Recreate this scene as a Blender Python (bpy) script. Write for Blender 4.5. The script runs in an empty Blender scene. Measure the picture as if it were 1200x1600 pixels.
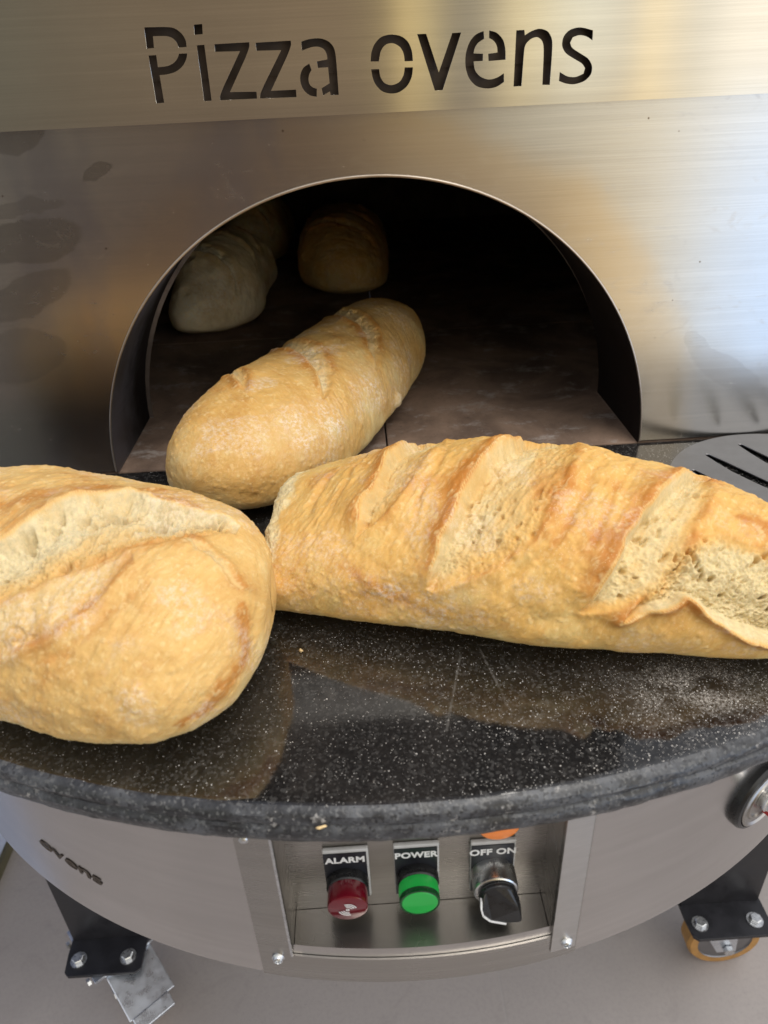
import bpy, bmesh, math, random
import numpy as np
from math import pi, sin, cos, radians, sqrt, hypot, atan2
from mathutils import Vector, Matrix
random.seed(4)
S = bpy.context.scene
COL = S.collection

# ================================================================ camera, world, lamps, exposure
def make_camera():
    F, TH, PH, PSI = 1150.0, radians(30.8), radians(2.82), radians(1.2)
    hd = Vector((sin(PSI), cos(PSI), 0)); r0 = Vector((cos(PSI), -sin(PSI), 0)); zz = Vector((0, 0, 1))
    f = cos(TH)*hd - sin(TH)*zz; u0 = sin(TH)*hd + cos(TH)*zz
    r = cos(PH)*r0 - sin(PH)*u0; u = cos(PH)*u0 + sin(PH)*r0
    cd = bpy.data.cameras.new('camera'); co = bpy.data.objects.new('camera', cd); COL.objects.link(co)
    cd.sensor_fit = 'VERTICAL'; cd.sensor_height = 36; cd.lens = 36*F/1600
    cd.clip_start = .01; cd.clip_end = 200
    cd.dof.use_dof = True; cd.dof.focus_distance = .72; cd.dof.aperture_fstop = 7.0
    M = Matrix((r, u, -f)).transposed().to_4x4(); M.translation = (0, 0, .40)
    co.matrix_world = M; S.camera = co
make_camera()

def world():
    w = bpy.data.worlds.new('World'); S.world = w; w.use_nodes = True
    nt = w.node_tree; N = nt.nodes; L = nt.links; N.clear()
    def n(t, **k):
        o = N.new(t)
        for a, b in k.items(): setattr(o, a, b)
        return o
    def m(op, a, b=None):
        o = n('ShaderNodeMath', operation=op)
        for i, q in enumerate((a, b)):
            if q is None: continue
            if isinstance(q, (int, float)): o.inputs[i].default_value = q
            else: L.new(q, o.inputs[i])
        return o.outputs[0]
    tc = n('ShaderNodeTexCoord'); sx = n('ShaderNodeSeparateXYZ'); L.new(tc.outputs['Generated'], sx.inputs[0])
    az = m('ARCTAN2', sx.outputs[0], m('MULTIPLY', sx.outputs[1], -1))          # 0 = towards the room behind the viewer
    t = m('ADD', m('MULTIPLY', az, 1/(2*pi)), .5)
    el = m('ARCSINE', sx.outputs[2])
    def ramp(stops):
        r = n('ShaderNodeValToRGB'); e = r.color_ramp.elements; r.color_ramp.interpolation = 'EASE'
        stops = [((a/360 + .5), c) for a, c in stops]
        e[0].position = stops[0][0]; e[0].color = (*stops[0][1], 1)
        e[1].position = stops[-1][0]; e[1].color = (*stops[-1][1], 1)
        for p, c in stops[1:-1]:
            x = e.new(p); x.color = (*c, 1)
        L.new(t, r.inputs[0]); return r.outputs[0]
    low = ramp(WORLD_LOW); mid = ramp(WORLD_MID); up = ramp(WORLD_UP)
    def mix(a, b, f):
        o = n('ShaderNodeMix', data_type='RGBA'); L.new(a, o.inputs[6]); L.new(b, o.inputs[7]); L.new(f, o.inputs[0]); return o.outputs[2]
    def step(a, b):
        o = n('ShaderNodeMapRange', interpolation_type='SMOOTHSTEP'); L.new(el, o.inputs[0])
        o.inputs[1].default_value = radians(a); o.inputs[2].default_value = radians(b); return o.outputs[0]
    c = mix(low, mid, step(-6, 0)); c = mix(c, up, step(14, 45))
    bg = n('ShaderNodeBackground'); bg.inputs[1].default_value = WORLD_STRENGTH; L.new(c, bg.inputs[0])
    L.new(bg.outputs[0], n('ShaderNodeOutputWorld').inputs[0])

# room seen by the steel: azimuth (deg, 0 = behind the viewer, + = to the right), colour
WORLD_LOW = [(-180, (.06, .06, .07)), (-80, (.16, .19, .26)), (-33, (.25, .235, .21)), (-27, (.16, .13, .105)), (-12, (.16, .12, .095)),
             (0, (.16, .12, .095)), (7, (.33, .24, .16)), (13, (.30, .24, .19)), (16, (.62, .45, .22)), (20, (1.10, .84, .46)), (23, (1.2, 1.08, .82)),
             (26, (1.15, 1.35, 1.6)), (34, (1.1, 1.5, 2.15)), (65, (.9, 1.0, 1.25)), (180, (.06, .06, .07))]
WORLD_MID = [(-180, (.06, .06, .07)), (-80, (.45, .48, .52)), (-31, (.52, .53, .45)), (-25, (.19, .18, .14)), (-10, (.26, .20, .135)),
             (0, (.32, .24, .155)), (2.5, (.36, .28, .17)), (4, (.95, .74, .36)), (6, (.80, .66, .36)), (7.5, (.36, .33, .27)), (9, (.42, .38, .30)), (11, (1.15, .98, .60)), (16, (1.25, 1.22, 1.02)), (18, (1.05, 1.0, .85)),
             (20, (1.55, 1.3, .85)), (22, (1.15, 1.1, .95)), (25, (1.6, 1.5, 1.3)), (65, (1.2, 1.2, 1.2)), (180, (.06, .06, .07))]
WORLD_UP = [(-180, (.10, .10, .11)), (-90, (.60, .65, .78)), (-20, (.85, .84, .84)), (25, (1.25, 1.22, 1.17)), (80, (1.0, 1.02, 1.08)), (180, (.10, .10, .11))]
WORLD_STRENGTH = 1.30
world()

def area(name, loc, to, sx, sy, power, col):
    d = bpy.data.lights.new(name, 'AREA'); d.shape = 'RECTANGLE'; d.size = sx; d.size_y = sy; d.energy = power; d.color = col
    o = bpy.data.objects.new(name, d); COL.objects.link(o); o.location = loc
    o.rotation_euler = (Vector(to) - Vector(loc)).to_track_quat('-Z', 'Y').to_euler(); return o
area('overhead_softlight', (.50, .12, 1.90), (0, .5, 0), 1.0, .8, 23, (1.0, .95, .87))  # added soft area light overhead

S.render.engine = 'CYCLES'
vs = S.view_settings; vs.view_transform = 'Standard'; vs.look = 'None'; vs.exposure = 0; vs.gamma = 1; vs.use_curve_mapping = False
S.render.resolution_x = 768; S.render.resolution_y = 1024

BREAD_Q = 1.0
# ================================================================ materials
class NT:
    def __init__(s, name):
        s.m = bpy.data.materials.new(name); s.m.use_nodes = True; s.t = s.m.node_tree; s.t.nodes.clear()
        s.out = s.n('ShaderNodeOutputMaterial'); s.b = s.n('ShaderNodeBsdfPrincipled'); s.l(s.b.outputs[0], s.out.inputs[0])
    def n(s, t, **k):
        o = s.t.nodes.new(t)
        for a, b in k.items(): setattr(o, a, b)
        return o
    def l(s, a, b): s.t.links.new(a, b)
    def set(s, inp, v):
        if isinstance(v, bpy.types.NodeSocket): s.l(v, inp)
        elif isinstance(v, (tuple, list)) and inp.type == 'RGBA' and len(v) == 3: inp.default_value = (*v, 1)
        else: inp.default_value = v
    def p(s, **k):
        for a, b in k.items(): s.set(s.b.inputs[a.replace('_', ' ')], b)
    def math(s, op, a, b=0., c=None, clamp=False):
        o = s.n('ShaderNodeMath', operation=op, use_clamp=clamp); s.set(o.inputs[0], a); s.set(o.inputs[1], b)
        if c is not None: s.set(o.inputs[2], c)
        return o.outputs[0]
    def coord(s, kind='Object', scale=(1, 1, 1)):
        o = s.n('ShaderNodeTexCoord').outputs[kind]
        if scale == (1, 1, 1): return o
        v = s.n('ShaderNodeVectorMath', operation='MULTIPLY'); s.l(o, v.inputs[0]); v.inputs[1].default_value = scale
        return v.outputs[0]
    def noise(s, vec, scale, detail=4, rough=.55, dist=0, out=0):
        o = s.n('ShaderNodeTexNoise'); s.l(vec, o.inputs['Vector']); o.inputs['Scale'].default_value = scale
        o.inputs['Detail'].default_value = detail; o.inputs['Roughness'].default_value = rough; o.inputs['Distortion'].default_value = dist
        return o.outputs[out]
    def vor(s, vec, scale, feature='F1', out='Distance', rnd=1):
        o = s.n('ShaderNodeTexVoronoi', feature=feature); s.l(vec, o.inputs['Vector']); o.inputs['Scale'].default_value = scale
        o.inputs['Randomness'].default_value = rnd
        return o.outputs[out]
    def step(s, v, a, b, lo=0., hi=1.):
        o = s.n('ShaderNodeMapRange', interpolation_type='SMOOTHSTEP'); s.set(o.inputs[0], v)
        for i, q in enumerate((a, b, lo, hi)): s.set(o.inputs[1 + i], float(q))
        return o.outputs[0]
    def mix(s, f, a, b, blend='MIX'):
        o = s.n('ShaderNodeMix', data_type='RGBA', blend_type=blend); s.set(o.inputs[0], f); s.set(o.inputs[6], a); s.set(o.inputs[7], b)
        return o.outputs[2]
    def bump(s, h, strength=.3, dist=.001, prev=None):
        o = s.n('ShaderNodeBump'); s.set(o.inputs['Height'], h); o.inputs['Strength'].default_value = strength; o.inputs['Distance'].default_value = dist
        if prev is not None: s.l(prev, o.inputs['Normal'])
        return o.outputs[0]
    def blobs(s, vec, lst, distort=.012, dscale=22):
        """union of wobbly ellipses in the object's own x/z plane: (x, z, rx, rz, rot deg, strength)"""
        nz = s.noise(vec, dscale, 3, .6, 0, 1)
        v = s.n('ShaderNodeVectorMath', operation='SUBTRACT'); s.l(nz, v.inputs[0]); v.inputs[1].default_value = (.5, .5, .5)
        v2 = s.n('ShaderNodeVectorMath', operation='MULTIPLY_ADD'); s.l(v.outputs[0], v2.inputs[0]); v2.inputs[1].default_value = (distort*2,)*3; s.l(vec, v2.inputs[2])
        sx = s.n('ShaderNodeSeparateXYZ'); s.l(v2.outputs[0], sx.inputs[0]); r = None
        for (x, z, rx, rz, rot, k) in lst:
            c, q = cos(radians(rot)), sin(radians(rot))
            dx = s.math('SUBTRACT', sx.outputs[0], x); dz = s.math('SUBTRACT', sx.outputs[2], z)
            a = s.math('MULTIPLY_ADD', dx, c/rx, s.math('MULTIPLY', dz, q/rx)); b = s.math('MULTIPLY_ADD', dx, -q/rz, s.math('MULTIPLY', dz, c/rz))
            d = s.math('ADD', s.math('MULTIPLY', a, a), s.math('MULTIPLY', b, b))
            f = s.step(d, 1.12, .88, 0, k)
            r = f if r is None else s.math('MAXIMUM', r, f)
        return r

def simple(name, col, rough=.5, metal=0., spec=.5, var=.12, scale=60, bump=.15, bdist=.0004, coat=0.):
    t = NT(name); c = t.coord(); f = t.noise(c, scale, 5, .6)
    k = t.step(f, .3, .7)
    lo = tuple(max(0, q*(1 - var)) for q in col); hi = tuple(q*(1 + var) for q in col)
    t.p(Base_Color=t.mix(k, lo, hi), Roughness=t.math('MULTIPLY_ADD', k, .14, rough - .07), Metallic=metal, Coat_Weight=coat)
    t.b.inputs['Specular IOR Level'].default_value = spec
    if bump: t.p(Normal=t.bump(t.noise(c, scale*5, 3), bump, bdist))
    return t.m

def steel(name, col=(.60, .575, .54), rough=.22, brush=(4, 4, 420), aniso=.6, tint=False, blobs=None, soil=.25, rot=.25, brown_tint=False):
    t = NT(name); c = t.coord(); cb = t.coord('Object', brush)
    fine = t.noise(cb, 1.6, 5, .65); wide = t.noise(cb, .22, 3, .6)
    patch = t.noise(c, 7, 5, .6, .4)
    base = t.mix(t.step(fine, .25, .75), tuple(q*.92 for q in col), tuple(min(1, q*1.05) for q in col))
    base = t.mix(t.step(wide, .3, .7, 0, .35), base, tuple(q*.80 for q in col))
    r = t.math('MULTIPLY_ADD', fine, .06, rough - .03)
    r = t.math('MULTIPLY_ADD', patch, .10, t.math('SUBTRACT', r, .05))
    base = t.mix(t.step(patch, .48, .75, 0, soil), base, (col[0]*.62, col[1]*.56, col[2]*.48))
    if tint:       # heat-tempered metal round the mouth
        sx = t.n('ShaderNodeSeparateXYZ'); t.l(c, sx.inputs[0])
        dx = t.math('SUBTRACT', sx.outputs[0], .018)
        rad = t.math('SQRT', t.math('ADD', t.math('MULTIPLY', dx, dx), t.math('MULTIPLY', sx.outputs[2], sx.outputs[2])))
        wob = t.math('MULTIPLY_ADD', t.noise(c, 9, 4), .07, -.035)
        dd = t.math('ADD', t.math('SUBTRACT', rad, .313), wob)
        straw = t.math('MULTIPLY', t.step(dd, .0, .018, .8, 1.), t.step(dd, .035, .075, 1., 0.))
        base = t.mix(t.math('MULTIPLY', straw, .42), base, (.56, .43, .25))
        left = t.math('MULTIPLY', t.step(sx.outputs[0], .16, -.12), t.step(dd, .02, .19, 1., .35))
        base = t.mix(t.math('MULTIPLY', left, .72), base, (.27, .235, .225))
        tem = t.noise(t.coord('Object', (1, 1, .55)), 5.5, 3, .5, .8)
        base = t.mix(t.math('MULTIPLY', t.step(tem, .46, .6, 0., .5), t.step(sx.outputs[0], .0, -.1)), base, (.24, .24, .29))
    if brown_tint:       # dark brown tint, heavier on the right cheek and towards the inside
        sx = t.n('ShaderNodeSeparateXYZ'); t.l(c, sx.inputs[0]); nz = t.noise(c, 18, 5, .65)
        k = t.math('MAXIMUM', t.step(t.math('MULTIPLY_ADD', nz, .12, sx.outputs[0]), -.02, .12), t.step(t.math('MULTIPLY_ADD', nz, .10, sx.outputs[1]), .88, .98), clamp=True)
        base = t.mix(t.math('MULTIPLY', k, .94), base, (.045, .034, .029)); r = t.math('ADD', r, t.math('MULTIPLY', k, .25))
    if blobs:
        f = t.blobs(c, blobs)
        base = t.mix(f, base, (.17, .155, .145)); r = t.math('ADD', r, t.math('MULTIPLY', f, .07))
        sp = t.step(t.vor(c, 48, 'F1'), .055, .03); keep = t.step(t.noise(c, 13, 2), .50, .55)
        base = t.mix(t.math('MULTIPLY', sp, keep), base, (.10, .065, .04))
        sm = t.step(t.noise(t.coord('Object', (1, 1, 1.6)), 34, 4, .7, 1.5), .55, .72, 0, .5)      # finger and grease marks
        r = t.math('ADD', r, t.math('MULTIPLY', sm, .10)); base = t.mix(t.math('MULTIPLY', sm, .22), base, (.34, .31, .28))
        dr = t.step(t.noise(t.coord('Object', (30, 30, 500)), 1., 2, .5), .72, .78, 0, .5); base = t.mix(dr, base, (.40, .38, .36))
    uv = t.n('ShaderNodeTangent', direction_type='UV_MAP')
    t.p(Base_Color=base, Metallic=1., Roughness=r, Anisotropic=aniso, Anisotropic_Rotation=rot)
    t.l(uv.outputs[0], t.b.inputs['Tangent'])
    t.p(Normal=t.bump(fine, .02, .00015))
    return t.m

def mat_granite(edge=False):
    t = NT('granite_edge' if edge else 'granite_top'); c = t.coord()
    sx = t.n('ShaderNodeSeparateXYZ'); t.l(c, sx.inputs[0])
    big = t.noise(c, 5, 5, .6, .3); med = t.noise(c, 30, 5, .65); fin = t.noise(c, 420, 3, .6)
    grain = t.vor(c, 520, 'F1', 'Color')
    gs = t.n('ShaderNodeSeparateColor'); t.l(grain, gs.inputs[0])
    base = t.mix(t.step(gs.outputs[0], .6, 1.), (.003, .003, .0035), (.045, .044, .043))
    if not edge:
        film = t.step(big, .35, .68)
        base = t.mix(t.math('MULTIPLY', film, .6), base, (.030, .0255, .023))
        base = t.mix(t.math('MULTIPLY', t.step(med, .55, .72), .35), base, (.050, .043, .038))
        # flour: single grains, denser to the right and near the bread
        def specks(sc, lo, hi, a, b, seed):
            off = t.n('ShaderNodeVectorMath', operation='ADD'); t.l(c, off.inputs[0]); off.inputs[1].default_value = (seed, seed*2.1, 0)
            v = t.n('ShaderNodeTexVoronoi'); t.l(off.outputs[0], v.inputs['Vector']); v.inputs['Scale'].default_value = sc
            g = t.n('ShaderNodeSeparateColor'); t.l(v.outputs['Color'], g.inputs[0])
            rr = t.math('MULTIPLY_ADD', g.outputs[1], b - a, a)
            d = t.math('SUBTRACT', rr, v.outputs['Distance'])
            return t.math('MULTIPLY', t.step(d, 0, .08), t.math('GREATER_THAN', g.outputs[0], t.math('SUBTRACT', hi, t.math('MULTIPLY', dens, hi - lo))))
        dx = t.math('SUBTRACT', sx.outputs[0], .232); dy = t.math('SUBTRACT', sx.outputs[1], .385)
        q = t.math('ADD', t.math('MULTIPLY', t.math('MULTIPLY', dx, dx), 1/.045**2), t.math('MULTIPLY', t.math('MULTIPLY', dy, dy), 1/.03**2))
        patch = t.math('MULTIPLY', t.math('EXPONENT', t.math('MULTIPLY', q, -1.)), t.step(med, .35, .6))
        wide = t.step(sx.outputs[0], -.1, .3, .12, .42)
        dens = t.math('MULTIPLY_ADD', patch, 1.6, t.math('MULTIPLY', wide, t.step(t.noise(c, 14, 3), .3, .65, .35, 1.)), clamp=True)
        fl = t.math('MAXIMUM', specks(560, .25, 1.0, .08, .32, 0.), specks(1050, .42, .98, .14, .38, 3.3))
        dust = t.math('MULTIPLY', t.math('MULTIPLY_ADD', patch, 2.2, .06), t.math('MULTIPLY', t.step(fin, .35, .75), .22))
        wh = t.math('MAXIMUM', t.math('MULTIPLY', fl, .8), dust)
        for (x0, y0, x1, y1, k) in ((.0795, .455, .0929, .377, .12), (.065, .4445, .0436, .3632, .085), (.080, .453, .104, .449, .12)):
            ln = hypot(x1 - x0, y1 - y0); ux, uy = (x1 - x0)/ln, (y1 - y0)/ln
            ax = t.math('SUBTRACT', sx.outputs[0], x0); ay = t.math('SUBTRACT', sx.outputs[1], y0)
            al = t.math('MULTIPLY_ADD', ax, ux, t.math('MULTIPLY', ay, uy)); ac = t.math('ABSOLUTE', t.math('MULTIPLY_ADD', ax, -uy, t.math('MULTIPLY', ay, ux)))
            ac = t.math('ADD', ac, t.math('MULTIPLY_ADD', fin, .0016, -.0008))
            f = t.math('MULTIPLY', t.step(ac, .0014, .0004, 0, k), t.math('MULTIPLY', t.step(al, -.004, .004), t.step(al, ln + .005, ln - .008)))
            wh = t.math('MAXIMUM', wh, t.math('MULTIPLY', f, t.step(t.noise(c, 60, 4, .7), .38, .6, .1, 1.)))
        base = t.mix(wh, base, (.72, .69, .65))
        rg = t.math('MULTIPLY_ADD', film, .05, .06); rg = t.math('ADD', rg, t.math('MULTIPLY', wh, .6))
        t.p(Base_Color=base, Roughness=rg, Normal=t.bump(t.math('MULTIPLY_ADD', fl, .6, t.math('MULTIPLY', fin, .08)), .35, .0006))
        t.b.inputs['Specular IOR Level'].default_value = 1.; t.p(Coat_Weight=.12, Coat_Roughness=.09)
    else:
        rub = t.step(med, .38, .68)
        base = t.mix(t.math('MULTIPLY', rub, .8), (.018, .018, .020), (.105, .110, .122))
        base = t.mix(t.step(gs.outputs[0], .72, .95, 0, .5), base, (.14, .14, .14))
        base = t.mix(t.step(gs.outputs[1], .75, .95, 0, .8), base, (.012, .012, .014))
        chalk = t.math('MULTIPLY', t.step(t.noise(c, 85, 4, .7), .60, .68), t.step(t.noise(c, 17, 2), .45, .6))
        base = t.mix(t.math('MULTIPLY', chalk, .7), base, (.42, .40, .38))
        t.p(Base_Color=base, Roughness=t.math('MULTIPLY_ADD', rub, .2, .30), Normal=t.bump(t.math('ADD', med, t.math('MULTIPLY', fin, .6)), .5, .0012))
    return t.m

def mat_bread(name, pale=(.68, .49, .19), gold=(.68, .40, .115), brown=(.50, .195, .035), crumb=(.69, .56, .31)):
    t = NT(name); c = t.coord()
    at = t.n('ShaderNodeAttribute', attribute_name='bread'); sc = t.n('ShaderNodeSeparateColor'); t.l(at.outputs['Color'], sc.inputs[0])
    cr, bk, fl = sc.outputs[0], sc.outputs[1], sc.outputs[2]
    n1 = t.noise(c, 60, 6, .65); n2 = t.noise(c, 260, 4, .65); n3 = t.noise(c, 900, 3, .6)
    b = t.math('ADD', bk, t.math('MULTIPLY_ADD', n1, .36, -.18)); b = t.math('ADD', b, t.math('MULTIPLY_ADD', n2, .34, -.17))
    col = t.mix(t.step(b, .12, .5), pale, gold); col = t.mix(t.step(b, .5, .98), col, brown)
    blis = t.vor(c, 210, 'SMOOTH_F1'); bsel = t.step(t.noise(c, 95, 3), .5, .62)
    bf = t.math('MULTIPLY', t.step(blis, .42, .2), bsel)
    col = t.mix(t.math('MULTIPLY', bf, .5), col, (.78, .58, .28))
    pin = t.math('MULTIPLY', t.step(t.vor(c, 480), .26, .12), t.step(t.noise(c, 70, 2), .48, .6))
    col = t.mix(t.math('MULTIPLY', pin, .45), col, (.80, .66, .42))
    fw = t.n('ShaderNodeAttribute', attribute_name='flow').outputs['Vector']
    fv = t.n('ShaderNodeVectorMath', operation='MULTIPLY'); t.l(fw, fv.inputs[0]); fv.inputs[1].default_value = (1., .33, 1.)
    fk = t.noise(fv.outputs[0], 300, 5, .62, .6); fk2 = t.noise(fv.outputs[0], 110, 4, .6, .4)
    col = t.mix(t.math('MULTIPLY', t.step(fk, .50, .70), .34), col, (.80, .62, .32))
    col = t.mix(t.math('MULTIPLY', t.step(fk2, .50, .74), .40), col, (.50, .24, .05))
    cc = t.mix(t.step(n2, .3, .7), tuple(q*.86 for q in crumb), tuple(min(.86, q*1.10) for q in crumb))
    cc = t.mix(t.step(t.math('ADD', b, t.math('MULTIPLY_ADD', fk2, .5, -.25)), .22, .62, 0, .7), cc, (.66, .43, .15))
    fib = t.noise(t.coord('Object', (1, 1, 1)), 330, 4, .7, 1.4)
    cc = t.mix(t.step(fib, .52, .68, 0, .35), cc, (.83, .73, .5))
    col = t.mix(cr, col, cc)
    flm = t.math('MULTIPLY', fl, t.step(t.math('ADD', n2, t.math('MULTIPLY_ADD', n3, .5, -.25)), .40, .66), clamp=True)
    col = t.mix(t.math('MULTIPLY', flm, .85), col, (.80, .75, .67))
    rough = t.mix(cr, t.mix(flm, (.56,)*3, (.85,)*3), (.72,)*3)
    h = t.math('ADD', t.math('MULTIPLY', n2, .7), t.math('ADD', t.math('MULTIPLY', n3, .35), t.math('ADD', t.math('MULTIPLY', bf, .45), t.math('MULTIPLY', fk, .9))))
    hc = t.math('ADD', t.math('MULTIPLY', fib, 1.6), t.math('MULTIPLY', n3, .4))
    hh = t.n('ShaderNodeMix', data_type='FLOAT'); t.set(hh.inputs[0], cr); t.l(h, hh.inputs[2]); t.l(hc, hh.inputs[3])
    t.p(Base_Color=col, Roughness=rough, Normal=t.bump(hh.outputs[0], .36, .0012), Subsurface_Weight=.10, Subsurface_Radius=(1., .45, .16), Subsurface_Scale=.006)
    t.b.inputs['Specular IOR Level'].default_value = .30
    return t.m

def mat_hearth():
    t = NT('hearth_stone'); c = t.coord(); a = t.noise(c, 6, 6, .65, .5); b = t.noise(t.coord('Object', (1, 1.3, 1)), 16, 8, .75, .15); f = t.noise(c, 200, 4, .7)
    col = t.mix(t.step(a, .3, .7), (.085, .055, .040), (.27, .185, .135)); col = t.mix(t.step(b, .52, .68, 0, .75), col, (.34, .31, .29))
    col = t.mix(t.step(f, .58, .72, 0, .6), col, (.02, .013, .01))
    t.p(Base_Color=col, Roughness=.8, Normal=t.bump(t.math('ADD', b, t.math('MULTIPLY', f, .5)), .5, .0015)); return t.m

def mat_floor():
    t = NT('floor_tile'); c = t.coord(); a = t.noise(c, 2.2, 6, .6, .4); f = t.noise(c, 160, 4, .65)
    col = t.mix(t.step(a, .3, .7), (.34, .308, .295), (.40, .362, .345)); col = t.mix(t.step(f, .4, .7, 0, .3), col, (.29, .265, .255))
    sx = t.n('ShaderNodeSeparateXYZ'); t.l(c, sx.inputs[0])
    j = None
    for ax, off in ((0, .174), (1, .30)):
        q = t.math('ABSOLUTE', t.math('SUBTRACT', t.math('FRACT', t.math('ADD', t.math('MULTIPLY', t.math('SUBTRACT', sx.outputs[ax], off), 1/.6), .5)), .5))
        s_ = t.step(q, .004, .002); j = s_ if j is None else t.math('MAXIMUM', j, s_)
    col = t.mix(t.math('MULTIPLY', j, .35), col, (.36, .34, .33))
    spk = t.math('MULTIPLY', t.step(t.vor(c, 260), .22, .1), t.step(t.noise(c, 9, 3), .5, .65)); col = t.mix(t.math('MULTIPLY', spk, .35), col, (.12, .11, .11))
    st = t.noise(c, 14, 5, .7, 1.2); col = t.mix(t.step(st, .55, .75, 0, .3), col, (.235, .212, .20))
    t.p(Base_Color=col, Roughness=t.math('MULTIPLY_ADD', a, .15, .40), Normal=t.bump(t.math('SUBTRACT', t.math('MULTIPLY', f, .2), j), .25, .001)); return t.m

def mat_glow(name, col, strength, rough=.2, trans=0.):
    t = NT(name); c = t.coord(); f = t.noise(c, 120, 3)
    t.p(Base_Color=t.mix(t.step(f, .3, .7), tuple(q*.92 for q in col), col), Roughness=rough, Transmission_Weight=trans, Coat_Weight=.5, Coat_Roughness=.08)
    t.set(t.b.inputs['Emission Color'], col); t.set(t.b.inputs['Emission Strength'], strength); return t.m
# ---------------------------------------------------------------- numpy noise + loaf maths
def _hash(i, j, k, seed):
    n = (i*374761393 + j*668265263 + k*2147483647 + seed*974634521) & 0xFFFFFFFF
    n = ((n ^ (n >> 13))*1274126177) & 0xFFFFFFFF
    n = ((n ^ (n >> 16))*2246822519) & 0xFFFFFFFF
    return ((n ^ (n >> 15)) & 0xFFFFFF)/float(0xFFFFFF)

def vnoise(P, seed=0):
    I = np.floor(P).astype(np.int64); f = P - I
    f = f*f*f*(f*(f*6 - 15) + 10)
    r = 0
    for dx in (0, 1):
        wx = f[..., 0] if dx else 1 - f[..., 0]
        for dy in (0, 1):
            wy = f[..., 1] if dy else 1 - f[..., 1]
            for dz in (0, 1):
                wz = f[..., 2] if dz else 1 - f[..., 2]
                r = r + wx*wy*wz*_hash(I[..., 0] + dx, I[..., 1] + dy, I[..., 2] + dz, seed)
    return r*2 - 1

def fbm(P, octv=4, seed=0, gain=.5):
    r = 0; amp = 1.0; tot = 0
    for o in range(octv):
        r = r + amp*vnoise(P*(2.03**o) + 17.3*o, seed + o); tot += amp; amp *= gain
    return r/tot*1.6

def cells(P, seed=0):
    I = np.floor(P).astype(np.int64)
    F1 = np.full(P.shape[:-1], 9.0); F2 = F1.copy(); ID = F1.copy()
    for dx in (-1, 0, 1):
        for dy in (-1, 0, 1):
            for dz in (-1, 0, 1):
                J = I + np.array([dx, dy, dz])
                q = np.stack([J[..., c] + _hash(J[..., 0], J[..., 1], J[..., 2], seed + 11*c) for c in range(3)], -1)
                d = np.sqrt(((q - P)**2).sum(-1))
                m = d < F1
                F2 = np.where(m, F1, np.minimum(F2, d))
                ID = np.where(m, _hash(J[..., 0], J[..., 1], J[..., 2], seed + 77), ID)
                F1 = np.where(m, d, F1)
    return F1, F2, ID

def sstep(a, b, x):
    t = np.clip((x - a)/(b - a), 0, 1)
    return t*t*(3 - 2*t)

def csp(xs, ys, x):
    # smooth interpolation (Catmull-Rom on a table)
    xs = np.asarray(xs, float); ys = np.asarray(ys, float)
    m = np.gradient(ys, xs)
    i = np.clip(np.searchsorted(xs, x) - 1, 0, len(xs) - 2)
    hh = xs[i + 1] - xs[i]; t = np.clip((x - xs[i])/hh, 0, 1)
    return ((2*t**3 - 3*t**2 + 1)*ys[i] + (t**3 - 2*t**2 + t)*hh*m[i]
            + (-2*t**3 + 3*t**2)*ys[i + 1] + (t**3 - t**2)*hh*m[i + 1])

def loaf_base(L, ns, na):
    """positions (ns,na,3) of the plain loaf, and unwrapped coordinates u (along), v (around, + = a>90 deg)"""
    A = np.array(L['A']); B = np.array(L['B']); D = B - A; Ln = np.hypot(*D); D = D/Ln; N = np.array([-D[1], D[0]])
    q = np.linspace(0, 1, ns)
    s = .5*q + .5*(.5 - .5*np.cos(pi*q))          # denser rings at the ends
    a = np.linspace(0, 2*pi, na, endpoint=False) - pi/2
    sp = L['s']
    p0, p1 = L.get('cap', (2.2, 2.2))
    c0, c1 = L.get('caplen', (.3, .3))
    e = np.ones_like(s)
    m = s < c0; e[m] = (1 - (1 - s[m]/c0)**p0)**(1/p0)
    m = s > 1 - c1; e[m] *= (1 - (1 - (1 - s[m])/c1)**p1)**(1/p1)
    ez = np.maximum(e, 1e-4)**L.get('zexp', .8)
    wf = csp(sp, L['wf'], s)*e; wn = csp(sp, L['wn'], s)*e
    h = csp(sp, L['h'], s); zc = L.get('zc', .36)*h
    off = csp(sp, L.get('off', [0]*len(sp)), s)
    S, Aa = np.meshgrid(s, a, indexing='ij')
    ca, sa = np.cos(Aa), np.sin(Aa)
    y = np.where(ca > 0, wf[:, None], wn[:, None])*np.sign(ca)*np.abs(ca)**L.get('cexp', .92) + off[:, None]
    up = zc[:, None] + ((h - zc)*ez)[:, None]*np.abs(sa)**L.get('sexp', .95)
    dn = zc[:, None]*(1 - ez[:, None]*np.abs(sa)**.6)
    z = np.where(sa >= 0, up, dn)
    u = S*Ln
    X = A[0] + D[0]*u + N[0]*y; Y = A[1] + D[1]*u + N[1]*y
    P = np.stack([X, Y, z + L.get('z0', 0)], -1)
    v = (Aa - pi/2)*.5*(L['wf'][len(sp)//2] + L['wn'][len(sp)//2])*1.0
    return P, u, v

def grid_normals(P):
    du = np.gradient(P, axis=0); dv = np.roll(P, -1, 1) - np.roll(P, 1, 1)
    n = np.cross(du, dv); l = np.linalg.norm(n, axis=-1, keepdims=True)
    return n/np.maximum(l, 1e-12)

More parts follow.
